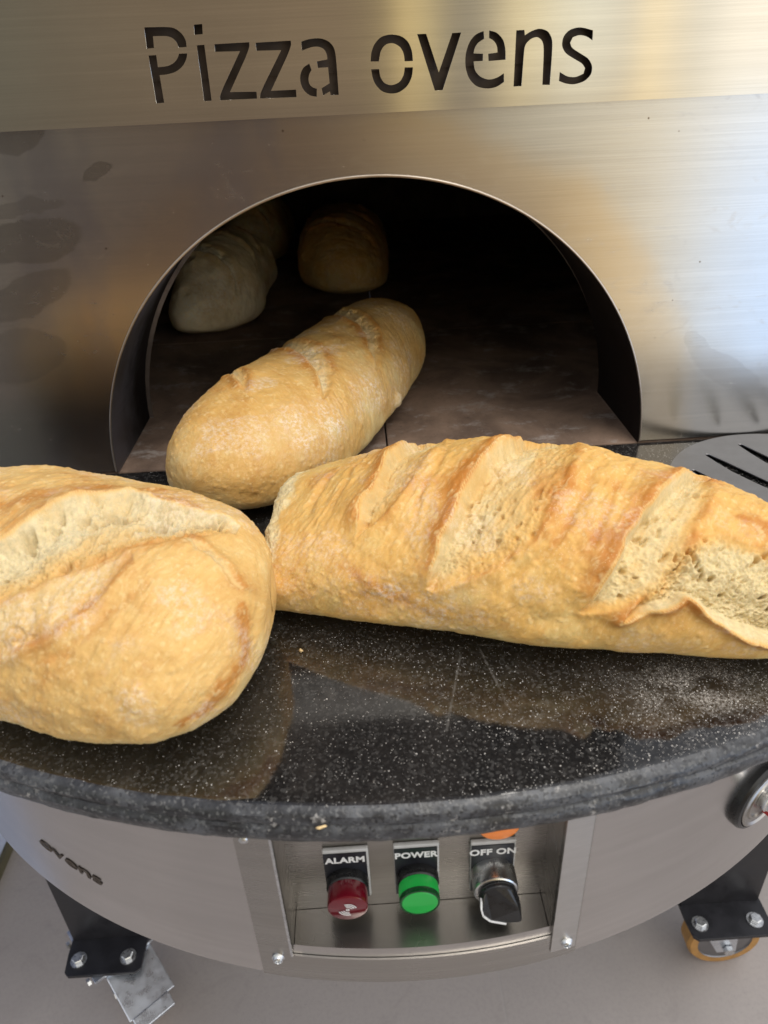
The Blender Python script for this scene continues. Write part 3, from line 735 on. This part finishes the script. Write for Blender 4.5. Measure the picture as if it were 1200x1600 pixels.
for (x0, y0), (x1, y1) in zip(pl_[:-1], pl_[1:]):
    d = Vector((x1 - x0, y1 - y0)).normalized(); nn = Vector((-d.y, d.x))*.0006; e = d*.0003
    z0, z1 = (.0070 if y0 > .002 else .0110), (.0070 if y1 > .002 else .0110)
    q = [(x0 - nn.x - e.x, y0 - nn.y - e.y, z0), (x1 - nn.x + e.x, y1 - nn.y + e.y, z1), (x1 + nn.x + e.x, y1 + nn.y + e.y, z1), (x0 + nn.x - e.x, y0 + nn.y - e.y, z0)]
    lo_ = [bm.verts.new(Mp @ Vector((x, y, z - .002))) for x, y, z in q]; hi_ = [bm.verts.new(Mp @ Vector((x, y, z + .0012))) for x, y, z in q]
    bm.faces.new(lo_[::-1]); bm.faces.new(hi_)
    for i in range(4): bm.faces.new((lo_[i], lo_[(i + 1) % 4], hi_[(i + 1) % 4], hi_[i]))
part('pointer_line', bm, M_white, parent=ps)
# amber lamp tucked under the shelf
bm = bmesh.new(); add_lathe(bm, [(.0165, 0), (.0165, .006), (.0150, .008)], front(.0775, BYB - .0002, -.0615), 48); pam = sub('amber_lamp', bm, M_plastic, autos=.5)
sub3('lens', pam, [(.0150, .0081), (.0152, .014), (.0148, .0175), (.0130, .0185), (0, .019)], .0775, BYB - .0002, -.0615, M_orange)

# gas knob on the right flank
tk = math.asin((.2965 - DX)/DR)
nrm = Vector((sin(tk), -cos(tk), 0)); zax = nrm; xax = Vector((cos(tk), sin(tk), 0)); yax = Vector((0, 0, 1))
MK = Matrix((xax, yax, zax)).transposed().to_4x4(); MK.translation = Vector(dpt(tk, -.108))
def klathe(name, prof, mat, parent=None, n=56):
    bm = bmesh.new(); add_lathe(bm, prof, MK, n); return part(name, bm, mat, parent=parent, autos=.5)
kn = klathe('round_socket', [(.0330, -.002), (.0330, .004), (.0315, .0062), (.0290, .0068), (.0285, .0052)], M_plastic)
klathe('metal_ring', [(.0284, .0050), (.0280, .0075), (.0262, .0084), (.0245, .0070), (.0215, .0066), (.0205, .0080), (.0185, .0080), (.0180, .0060), (0, .0060)], M_box, kn)
klathe('spindle', [(.0095, .0062), (.0095, .012), (.0078, .013), (.0078, .028), (.0066, .030), (0, .030)], M_chrome, kn)
bm = bmesh.new(); add_box(bm, (-.002, -.0145, .0082), (.006, -.0085, .020), MK); part('red_tab', bm, M_redpl, parent=kn, bevel=.0012)

# legs and castors
def leg(x0, x1, yp, zt, side, turn, braked):
    bm = bmesh.new()
    add_box(bm, (x0, yp, zt), (x1, yp + .005, -.196)); 
    xs = x0 if side < 0 else x1 - .005
    add_box(bm, (xs, yp + .0052, zt), (xs + .005, yp + .10, -.196))
    lg = part('leg', bm, M_black)
    bm = bmesh.new(); w = .010
    add_prism(bm, [(x0 - w*.2, yp + .11), (x0 - w*.2, yp - .022), (x0 + .001, yp - .050), (x0 + .008, yp - .056), (x1 - .004, yp - .056), (x1 + .004, yp - .050), (x1 + w*.4, yp - .022), (x1 + w*.4, yp + .11)], zt - .0062, zt - .0002, None, lambda x, z, y: Vector((x, z, y)))
    part('foot_flange', bm, M_black, parent=lg, bevel=.0008)
    for bx in (x0 + .018, x1 - .020):
        bm = bmesh.new(); T = Matrix.Translation((bx, yp - .032, zt - .0001))
        add_lathe(bm, [(.0125, 0), (.0125, .0016)], T, 32); add_lathe(bm, [(.0092, .0017), (.0092, .0075), (.0078, .0088), (0, .0088)], T @ Matrix.Rotation(.4, 4, 'Z'), 6)
        part('bolt', bm, M_bolt, parent=lg, autos=.5)
    # castor: swivel plate, fork, wheel, brake
    cx, cy = (x0 + x1)/2, yp + .012; zc = zt - .0064
    R = Matrix.Translation((cx, cy, zc)) @ Matrix.Rotation(radians(turn), 4, 'Z')
    bm = bmesh.new(); add_box(bm, (-.055, -.055, -.006), (.055, .055, -.0002), R); add_lathe(bm, [(.030, -.006), (.030, -.018), (.026, -.022)], R, 32)
    cs = part('castor', bm, M_zinc, bevel=.001)
    wr = .062; wz = -.95 - zc + wr + .0005; off = -.028
    for s in (-1, 1):
        bm = bmesh.new(); add_prism(bm, [(-.036, -.022), (.034, -.022), (off + .016, wz - .012), (off - .016, wz - .012)], s*.0245, s*.0275, R); part('fork_arm', bm, M_zinc, parent=cs)
    W = R @ Matrix.Translation((off, 0, wz)) @ Matrix.Rotation(pi/2, 4, 'X')
    bm = bmesh.new(); add_lathe(bm, [(.046, -.0185), (wr - .004, -.0185), (wr, -.013), (wr, .013), (wr - .004, .0185), (.046, .0185)], W, 56, False); wh = part('wheel', bm, M_amber, parent=cs, autos=.5)
    bm = bmesh.new(); add_lathe(bm, [(0, -.015), (.012, -.020), (.016, -.016), (.045, -.0165), (.046, -.0183), (.046, .0183), (.045, .0165), (.016, .016), (.012, .020), (0, .020)], W, 48); part('rim', bm, M_peel if not braked else M_zinc, parent=cs, autos=.5)
    bm = bmesh.new(); add_lathe(bm, [(.009, -.036), (.009, -.029), (.005, -.029), (.005, .029), (.009, .029), (.009, .036), (0, .036)], W, 6); part('axle_bolt', bm, M_bolt, parent=cs)
    if braked:
        bm = bmesh.new()
        Bk = R @ Matrix.Translation((-.055, 0, -.016)) @ Matrix.Rotation(radians(-22), 4, 'Y')
        add_box(bm, (-.070, -.038, -.003), (.006, .038, 0), Bk); add_box(bm, (-.092, -.026, -.010), (-.0705, .034, .008), Bk); add_box(bm, (-.070, -.0375, -.020), (-.010, -.0355, -.0032), Bk); add_box(bm, (-.070, .0355, -.020), (-.010, .0375, -.0032), Bk)
        part('brake_pedal', bm, M_zinc, parent=cs, bevel=.0012)
        for q in range(4):
            bm = bmesh.new(); add_lathe(bm, [(.0062, 0), (.0062, .005), (0, .006)], R @ Matrix.Translation((-.044 + .026*q, .058, -.004)) @ Matrix.Rotation(-pi/2, 4, 'X'), 6); part('nut', bm, M_bolt, parent=cs)
leg(-.5195, -.4040, .690, -.78, -1, 130, True)
leg(.4640, .5900, .678, -.78, 1, 180, False)

# ================================================================ the peel leaning on the shelf, right
def ell(cx, cy, r, n=120): return [(cx + r*cos(2*pi*i/n), cy + r*sin(2*pi*i/n)) for i in range(n)]
def slot(path, w0=.0028, w1=.0068):
    a, b = [], []
    n = len(path)
    for i, (x, y) in enumerate(path):
        x0, y0 = path[max(0, i - 1)]; x1, y1 = path[min(n - 1, i + 1)]; L_ = hypot(x1 - x0, y1 - y0); nx, ny = -(y1 - y0)/L_, (x1 - x0)/L_
        w = w0 + (w1 - w0)*min(1, i/2)
        a.append((x + nx*w, y + ny*w)); b.append((x - nx*w, y - ny*w))
    x, y = path[0]; x1, y1 = path[1]; L_ = hypot(x1 - x, y1 - y)
    return a + b[::-1] + [(x - (x1 - x)/L_*w0, y - (y1 - y)/L_*w0)]
pc = (.457, .663)
slots = [[(.3925, .7475), (.399, .730), (.408, .7065), (.417, .687), (.428, .664), (.438, .640), (.446, .612)],
         [(.4405, .768), (.446, .748), (.4535, .7235), (.461, .700), (.469, .672), (.474, .640), (.476, .606)],
         [(.490, .768), (.496, .742), (.503, .712), (.507, .680), (.509, .640), (.508, .606)], [(.532, .742), (.538, .712), (.541, .680), (.541, .640), (.538, .61)],
         [(.362, .712), (.371, .688), (.381, .660), (.392, .634), (.403, .612)]]
MP = Matrix.Translation((0, 0, .0045)) @ Matrix.Identity(4)
bm = plate([ell(*pc, .132)] + [slot(s) for s in slots], .0016, MP)
peel = from_bm('pizza_peel', bm, M_peel)
tag(peel, 'round grey metal turning peel with curved slots lying on the granite at right', 'pizza peel')
bm = bmesh.new(); Mh = Matrix.Translation((.57, .60, .0075)) @ Matrix.Rotation(radians(-30), 4, 'Z') @ Matrix.Rotation(pi/2, 4, 'Y')
add_lathe(bm, [(.007, -.03), (.007, .16)], Mh, 24); from_bm('handle', bm, M_bolt, peel, autos=.5)

# ================================================================ bread


def dist_poly(u, v, pl):
    d = np.full(u.shape, 9.); tt = np.zeros(u.shape); Ls = [hypot(b[0] - a[0], b[1] - a[1]) for a, b in zip(pl, pl[1:])]; tot = sum(Ls); acc = 0
    for (a, b), L_ in zip(zip(pl, pl[1:]), Ls):
        ux, uy = (b[0] - a[0])/L_, (b[1] - a[1])/L_
        k = np.clip((u - a[0])*ux + (v - a[1])*uy, 0, L_); q = np.hypot(u - a[0] - ux*k, v - a[1] - uy*k)
        m = q < d; d = np.where(m, q, d); tt = np.where(m, (acc + k)/tot, tt); acc += L_
    return d, tt
def inside(u, v, pl):
    r = np.zeros(u.shape, bool); n = len(pl)
    for i in range(n):
        (x0, y0), (x1, y1) = pl[i], pl[(i + 1) % n]
        if y0 == y1: continue
        c = ((y0 > v) != (y1 > v)) & (u < (x1 - x0)*(v - y0)/(y1 - y0) + x0)
        r ^= c
    return r
def dense(pl, n=40):
    a = np.array(pl); t = np.r_[0, np.cumsum(np.hypot(*np.diff(a, axis=0).T))]; q = np.linspace(0, t[-1], n)
    return list(zip(csp(t, a[:, 0], q), csp(t, a[:, 1], q)))

def make_loaf(key, label, ns, na, mat, seed):
    L = LOAF[key]; P, u, v = loaf_base(L, ns, na)
    N = grid_normals(P); c0 = P.mean((0, 1))
    if ((P - c0)*N).sum() < 0: N = -N
    up = sstep(.005, .05, P[..., 2])
    uvz = np.stack([u, v, np.zeros_like(u)], -1)
    lump = L.get('lump', 1.)
    disp = lump*(.0040*fbm(P*15, 3, seed) + .0014*fbm(P*48, 3, seed + 3))
    fade = sstep(0, .05, u)*sstep(0, .05, u.max() - u)
    # taut skin: fine creases that run with the slashes
    q1 = fbm(np.stack([(u + .42*v)*170, v*34, u*0 + seed], -1), 3, seed + 5)
    disp += lump*.00055*(1 - 2*np.abs(q1))*fade
    q2 = fbm(P*260, 3, seed + 6)
    disp += .00013*(1 - 2*np.abs(q2)) + .00010*vnoise(P*620, seed + 7)
    f1, f2, idd = cells(P*150, seed + 9)
    disp += .0006*sstep(.5, .12, f1)*(idd > .66)
    bake = L.get('bake', .42) + .20*fbm(P*20, 4, seed + 20) + .09*fbm(P*60, 3, seed + 21)
    h = P[..., 2]/P[..., 2].max()
    bake = bake - L.get('paleside', .36)*sstep(.42, .05, h) + .10*sstep(.5, 1., h)*N[..., 2]
    crumb = np.zeros_like(u); flour = np.zeros_like(u)
    jit = .0020*fbm(uvz*55, 3, seed + 30, .4); jit2 = .0020*fbm(uvz*55 + 50, 3, seed + 31, .4)
    uw, vw = u + jit, v + jit2
    pits = None
    for sc in L.get('scores', []):
        lip, oth = dense(sc['lip']), dense(sc['oth'])
        ins = inside(uw, vw, lip + oth[::-1]).astype(float)
        dl, tl = dist_poly(uw, vw, lip); do, to = dist_poly(uw, vw, oth)
        x = dl/(dl + do + 1e-6); ends = sstep(0, .12, tl)*sstep(1, .88, tl) if sc.get('taper', 1) else 1.
        D, H, sg = sc.get('D', .008), sc.get('H', .005), sc.get('sig', .007)
        disp -= ins*D*sstep(0, sc.get('drop', .006), dl)*(1 - x**sc.get('pw', 1.2))*(sstep(0, .004, do) if sc.get('both') else 1)
        disp += np.where(ins > 0, np.exp(-(dl/.0032)**2), np.exp(-(dl/sg)**2))*H*ends*(.75 + .5*vnoise(np.stack([tl*9, tl*0, tl*0 + seed], -1), 4))
        disp += sc.get('H2', .0015)*np.where(ins > 0, np.exp(-(do/.004)**2), np.exp(-(do/.006)**2))
        if pits is None:
            Q = P + .0030*np.stack([fbm(P*90 + k*9, 3, seed + 40 + k) for k in range(3)], -1)
            Qs = np.stack([(u + .42*v)*150, (v - .42*u)*80, P[..., 2]*60], -1)*L.get('hscale', 1.) + .35*np.stack([fbm(P*130 + k*5, 2, seed + 45 + k) for k in range(3)], -1)
            a1, a2, i1 = cells(Qs, seed + 50); b1, b2, i2 = cells(Q*300, seed + 51)
            hole = sstep(.44, .26, a1)*(i1 > L.get('hsel', .66)); hole2 = sstep(.45, .2, b1)*(i2 > .55); web = sstep(.16, .02, a2 - a1)*(.5 + .5*sstep(.3, .6, i1))
            st = fbm(np.stack([(u + .42*v)*330, (v - .42*u)*90, u*0], -1), 4, seed + 52)
            st2 = fbm(Q*330, 4, seed + 56, .6)
            pits = -.0056*hole - .0014*hole2 + .0011*web + .0008*(1 - 2.2*np.abs(st)) + .0005*(1 - 2.2*np.abs(st2)) + .0016*fbm(P*60, 2, seed + 58)
        por = sc.get('por', 1.)
        cm = ins*sstep(0, .0022, dl)*sstep(0, sc.get('soft', .010), do)
        disp += ins*sstep(.001, .006, np.minimum(dl, do))*por*pits
        k = sc.get('crumb', 1.)
        streak = .5 + .5*fbm(np.stack([(u + .42*v)*70, (v - .42*u)*30, u*0 + 7], -1), 3, seed + 59)
        tone = k*cm*np.clip(1 - sc.get('fade', .35)*sstep(.25, 1., x + .35*(streak - .5)), 0, 1)
        crumb = np.maximum(crumb, tone)
        bake = bake*(1 - .55*np.clip(tone, 0, 1)) + ins*.22*sc.get('fade', .35)*streak
        bake += sc.get('burn', .42)*np.exp(-(dl/(sg*1.25))**2)*ends*np.where(ins > 0, sstep(.0015, 0, dl), sstep(.0, .0016, dl))
        crumb = np.maximum(crumb, .55*(1 - ins)*sstep(.0016, .0004, dl)*ends)
        bake += sc.get('burn2', .20)*np.exp(-(do/.006)**2)
    if 'torn' in L:                                # pale torn end where two loaves baked together
        e = sstep(L['torn'] + .006, L['torn'] - .004, u + jit*3 + .006*fbm(P*70, 3, seed + 80))
        crumb = np.maximum(crumb, .95*e); disp += e*(.0012*fbm(P*230, 3, seed + 81)); bake *= 1 - .5*e
    for (uu, vv_, ru, rv, dp) in L.get('holes', []):
        g = np.exp(-(((uw - uu)/ru)**2 + ((vw - vv_)/rv)**2)**2); disp -= dp*g; crumb = np.maximum(crumb, .9*g); rim = np.exp(-((np.sqrt(((uw - uu)/ru)**2 + ((vw - vv_)/rv)**2) - 1.15)/.22)**2); disp += .0012*rim*(crumb > .3)
    for (pl, wd, dp) in L.get('creases', []):
        d, t = dist_poly(uw, vw, dense(pl)); e = sstep(0, .15, t)*sstep(1, .85, t)
        disp -= dp*np.exp(-(d/wd)**2)*e; disp += .6*dp*np.exp(-((d - 2*wd)/wd)**2)*e; bake += .14*np.exp(-(d/(wd*1.2))**2)*e
    Pw = P + .006*np.stack([fbm(P*45 + 3*k, 3, seed + 90 + k) for k in range(3)], -1)
    for (pl, wd, k) in L.get('burns', []):
        d = np.full(u.shape, 9.); path = dense(pl, 36)
        for n_, (uu, vv_) in enumerate(path):
            i_ = np.unravel_index(((u - uu)**2 + (v - vv_)**2).argmin(), u.shape); d = np.minimum(d, np.linalg.norm(Pw - P[i_], axis=-1)/(.35 + .65*sin(pi*(n_ + .5)/36)))
        bake += k*np.exp(-(d/wd)**2)
    for (uu, vv_, rr, k) in L.get('flour', []):
        d = np.hypot(u + jit*4 - uu, v + jit2*4 - vv_); flour = np.maximum(flour, k*np.exp(-(d/rr)**2))
    for (uu, vv_, rr, hh, cf) in L.get('nubs', []):
        d = np.hypot(u - uu, v - vv_); g = np.exp(-(d/rr)**4); disp += hh*g; crumb = np.maximum(crumb, g*cf)
    flour = np.maximum(flour, L.get('hem', .55)*sstep(.024, .006, P[..., 2])*(.6 + .6*fbm(P*50, 3, seed + 61)))
    flour = np.maximum(flour, L.get('dust', .25)*sstep(.1, .55, fbm(P*26, 3, seed + 60)))
    disp *= .25 + .75*up
    Pn = P + N*disp[..., None]
    Pn[..., 2] = np.maximum(Pn[..., 2], .0012)
    nv = ns*na
    i = np.arange(ns - 1)[:, None]; j = np.arange(na)[None, :]; j2 = (j + 1) % na
    quads = np.stack(np.broadcast_arrays(i*na + j, i*na + j2, (i + 1)*na + j2, (i + 1)*na + j), -1).reshape(-1, 4)
    base = np.array([(L['A'][0] + L['B'][0])/2, (L['A'][1] + L['B'][1])/2, 0])
    V = Pn.reshape(-1, 3) - base
    a_, b_, c_, d_ = (V[quads[len(quads)//2][k]] for k in range(4))
    mid = (a_ + c_)/2 - V.mean(0)
    if np.dot(np.cross(b_ - a_, d_ - a_), mid) < 0: quads = quads[:, ::-1]
    me = bpy.data.meshes.new('bread_loaf')
    me.vertices.add(nv); me.vertices.foreach_set('co', V.ravel())
    nf = len(quads); me.loops.add(nf*4); me.loops.foreach_set('vertex_index', quads.ravel().astype(np.int32))
    me.polygons.add(nf); me.polygons.foreach_set('loop_start', np.arange(0, nf*4, 4, dtype=np.int32))
    me.polygons.foreach_set('use_smooth', np.ones(nf, bool))
    me.update(); me.validate()
    at = me.color_attributes.new('bread', 'FLOAT_COLOR', 'POINT')
    buf = np.ones((nv, 4), np.float32); buf[:, 0] = np.clip(crumb, 0, 1).ravel(); buf[:, 1] = np.clip(bake, 0, 1.4).ravel(); buf[:, 2] = np.clip(flour, 0, 1).ravel()
    at.data.foreach_set('color', buf.ravel())
    fl = me.attributes.new('flow', 'FLOAT_VECTOR', 'POINT')
    fl.data.foreach_set('vector', np.stack([u + .42*v + .004*fbm(P*60, 2, seed + 70), v - .42*u, P[..., 2]*.5], -1).astype(np.float32).ravel())
    o = link('bread_loaf', me, mat); o.location = base
    return tag(o, label, 'bread loaf', 'crusty loaves in and before the oven mouth')

R_ = LOAF['right']; L_ = LOAF['left']; M_ = LOAF['mid']
R_['scores'] = [
    dict(lip=[(.118, -.075), (.1132, -.0539), (.1027, -.0139), (.0996, .0306), (.0925, .0622), (.0890, .088)],
         oth=[(.150, -.065), (.1451, -.026), (.135, .0158), (.1274, .0464), (.1122, .0706), (.0900, .090)], D=.0100, H=.0055, sig=.012, crumb=.62, fade=.9, por=.6, soft=.018),
    dict(lip=[(.216, -.070), (.2054, -.0306), (.1825, .0121), (.1718, .0483), (.164, .0789), (.1566, .1086), (.1500, .1385)],
         oth=[(.262, -.060), (.2605, -.0158), (.2519, .0279), (.2397, .0613), (.2262, .0901), (.208, .1106), (.1560, .1400)], D=.0130, H=.0065, sig=.013, crumb=.80, fade=.85, por=.7, soft=.020),
    dict(lip=[(.356, -.060), (.3484, -.0241), (.3259, .0121), (.3038, .0548), (.2871, .0873), (.2738, .1281), (.2650, .1470)],
         oth=[(.372, -.050), (.3655, -.0065), (.352, .035), (.3429, .0622), (.341, .090), (.3305, .1161), (.3000, .1338), (.2680, .148)], D=.0125, H=.0055, sig=.012, por=.8, crumb=.92, fade=.45, soft=.012),
    dict(lip=[(.290, .150), (.310, .140), (.325, .127), (.3345, .1190), (.344, .1256), (.3539, .1375), (.3729, .1490), (.3939, .158), (.43, .165)],
         oth=[(.292, .146), (.305, .128), (.320, .100), (.338, .070), (.3585, .0561), (.3929, .060), (.42, .066), (.45, .080)], D=.015, H=.008, sig=.006, crumb=1., fade=.1, por=1.3, taper=0, soft=.014)]
R_['creases'] = [([(.055, -.01), (.045, .02), (.04, .05)], .003, .0014), ([(.285, -.02), (.27, .02), (.255, .06), (.236, .095), (.205, .14)], .003, .0014),
                 ([(.155, -.03), (.146, .02), (.138, .06), (.128, .10)], .0025, .0008), ([(.31, -.03), (.295, .01), (.28, .05), (.262, .10)], .0025, .0008), ([(.08, -.05), (.072, 0), (.066, .05)], .0025, .0012)]
R_['burns'] = [([(.045, -.015), (.04, .02)], .012, .3), ([(.08, .12), (.14, .155), (.22, .165)], .012, .25), ([(.38, .03), (.41, .04), (.44, .05)], .012, .5)]
R_['flour'] = [(.115, .145, .02, .6), (.16, .16, .03, .5), (.08, .13, .02, .3)]
R_['bake'] = .45; R_['paleside'] = .20; R_['torn'] = .015; R_['dust'] = .3; R_['hsel'] = .72
L_['scores'] = [
    dict(lip=[(.17, .105), (.2182, .080), (.2582, .0477), (.2743, .0228), (.3036, -.0062), (.3311, -.0207), (.3732, -.0197), (.4095, -.0330)],
         oth=[(.18, .150), (.23, .120), (.2722, .0923), (.3205, .056), (.3504, .0404), (.3818, .0197), (.4095, -.0100)], D=.015, drop=.014, H=.007, sig=.014, crumb=1., fade=.45, por=1.5, burn=.16, burn2=.1, H2=.0003, soft=.022),
    dict(lip=[(.18, .152), (.23, .122), (.2722, .0943), (.3205, .058), (.3504, .0424)],
         oth=[(.20, .175), (.255, .150), (.2891, .1275), (.3292, .0923), (.3478, .0664), (.3560, .0500)], D=.001, H=.0, crumb=.5, fade=.9, por=.25, burn=0., burn2=.12, H2=.0030, soft=.02),
    dict(lip=[(.378, .020), (.3833, .0249), (.4021, .0384), (.4186, .0645)], oth=[(.380, .0155), (.3893, .0179), (.4081, .0314), (.4206, .0585)], D=.002, H=.0015, crumb=.7, por=.6, burn=.05, H2=.0015, soft=.003)]
L_['creases'] = [([(.30, .140), (.34, .10), (.37, .06)], .003, .0006)]
L_['holes'] = [(.3235, .0015, .0085, .0042, .009), (.3365, .0000, .0045, .0036, .007), (.3574, .0020, .0055, .0065, .009), (.3835, -.0083, .006, .0040, .006), (.3036, .0104, .005, .003, .005), (.2881, .0249, .0045, .003, .005), (.2733, .0425, .004, .003, .004), (.3954, -.0062, .004, .003, .005), (.3732, .0104, .0045, .0035, .005), (.3470, .0100, .004, .003, .005), (.3660, .0040, .0035, .0045, .006), (.312, .014, .0035, .003, .004), (.3400, .0200, .003, .0035, .004)]
L_['burns'] = [([(.420, .08), (.4214, .0954), (.4229, .1327), (.4201, .1669), (.4077, .1804), (.3911, .1854)], .011, .65), ([(.2, .05), (.25, .005), (.30, -.035), (.34, -.045)], .014, .35)]
L_['bake'] = .47; L_['dust'] = .35; L_['hscale'] = .62; L_['hsel'] = .5
M_['scores'] = [
    dict(lip=[(.150, -.085), (.1426, -.0608), (.137, -.0392), (.118, -.012), (.1039, .0058)], oth=[(.180, -.08), (.170, -.055), (.158, -.034), (.134, -.006), (.107, .008)], D=.005, H=.0025, crumb=.6, soft=.012),
    dict(lip=[(.262, -.08), (.2522, -.0525), (.2377, -.0125), (.2146, .0175), (.17, .0533), (.1487, .0717)], oth=[(.302, -.075), (.291, -.048), (.274, -.004), (.247, .030), (.190, .064), (.1507, .0737)], D=.008, H=.003, crumb=.7, soft=.012),
    dict(lip=[(.405, -.08), (.3908, -.045), (.3672, .0008), (.3487, .0317), (.3051, .0642), (.2801, .0892)], oth=[(.442, -.07), (.429, -.038), (.402, .008), (.378, .043), (.324, .076), (.2821, .0912)], D=.007, H=.0025, crumb=.65, soft=.012)]
M_['flour'] = [(.0969, .0675, .018, .8), (.137, .10, .022, .85), (.09, .1, .02, .8), (.2493, .1075, .03, .7), (.3895, .1192, .02, .75), (.31, .14, .03, .4), (.44, .06, .03, .5)]
M_['nubs'] = [(.3109, .1517, .010, .007, .9)]
M_['bake'] = .44; M_['dust'] = .4; M_['lump'] = .6
for k, b in (('bleft', .40), ('bcen', .42)):
    Lk = LOAF[k]; Lk['bake'] = b; Lk['scores'] = [dict(lip=[(c + .05, -.09), (c + .02, -.03), (c - .01, .03), (c - .05, .09)], oth=[(c + .085, -.085), (c + .05, -.025), (c + .02, .035), (c - .045, .092)], D=.008, H=.006, crumb=.7) for c in (.11, .22, .33)]
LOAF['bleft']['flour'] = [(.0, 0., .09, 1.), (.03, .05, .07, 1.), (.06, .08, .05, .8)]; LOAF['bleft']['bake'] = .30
LOAF['bfar'] = dict(LOAF['bleft'], A=(-.30, 1.84), B=(-.20, 2.25))
MB1 = mat_bread('crust_golden'); MB2 = mat_bread('crust_pale', pale=(.66, .49, .22), gold=(.66, .415, .145), brown=(.50, .22, .05), crumb=(.67, .56, .34))
MB3 = mat_bread('crust_floury', pale=(.65, .49, .22), gold=(.62, .37, .115), brown=(.46, .20, .04), crumb=(.68, .57, .36))
MB4 = mat_bread('crust_lit_pale', pale=(.84, .72, .50), gold=(.60, .46, .24), brown=(.40, .22, .08), crumb=(.66, .60, .46))  # paler crust colours stand in for light missing inside the oven
Q = BREAD_Q
make_loaf('right', 'long golden loaf with four open slashes lying across the granite at right', int(640*Q), int(620*Q), MB1, 3)
make_loaf('left', 'big pale loaf with one wide white split, cut off by the left edge', int(560*Q), int(680*Q), MB2, 11)
make_loaf('mid', 'floury loaf lying slantwise in the oven mouth, half out', int(520*Q), int(440*Q), MB3, 23)
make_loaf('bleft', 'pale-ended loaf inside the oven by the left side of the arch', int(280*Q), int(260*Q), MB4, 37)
make_loaf('bcen', 'dim loaf deep in the oven, end on, right of the pale-ended one', int(280*Q), int(260*Q), MB3, 41)
make_loaf('bfar', 'barely seen loaf hidden behind the pale-ended loaf in the oven', int(160*Q), int(160*Q), MB3, 47)

# crumbs
def crumb(loc, r, label, seed, squash=(1, .6, .5)):
    bm = bmesh.new(); bmesh.ops.create_icosphere(bm, subdivisions=3, radius=r)
    for v in bm.verts:
        k = 1 + .5*float(fbm(np.array([[v.co.x, v.co.y, v.co.z]])/r*1.3 + seed, 3, seed)[0]); v.co = Vector((v.co.x*squash[0]*k, v.co.y*squash[1]*k, v.co.z*squash[2]*k))
    o = from_bm('bread_crumb', bm, M_crumb, smooth=True); o.location = loc; o.rotation_euler = (0, 0, .35*(seed - 4.5))
    return tag(o, label, 'crumb')
M_crumb = simple('crumb', (.68, .50, .26), .8, var=.2, scale=300)
crumb((-.0634, .4581, .0012), .0021, 'tiny pale bread crumb lying on the granite below the joint of the two front loaves', 2)
crumb((-.0443, .3012, -.0095), .0022, 'pale curled crumb stuck to the front rim of the granite', 5, (1.5, .45, .4))
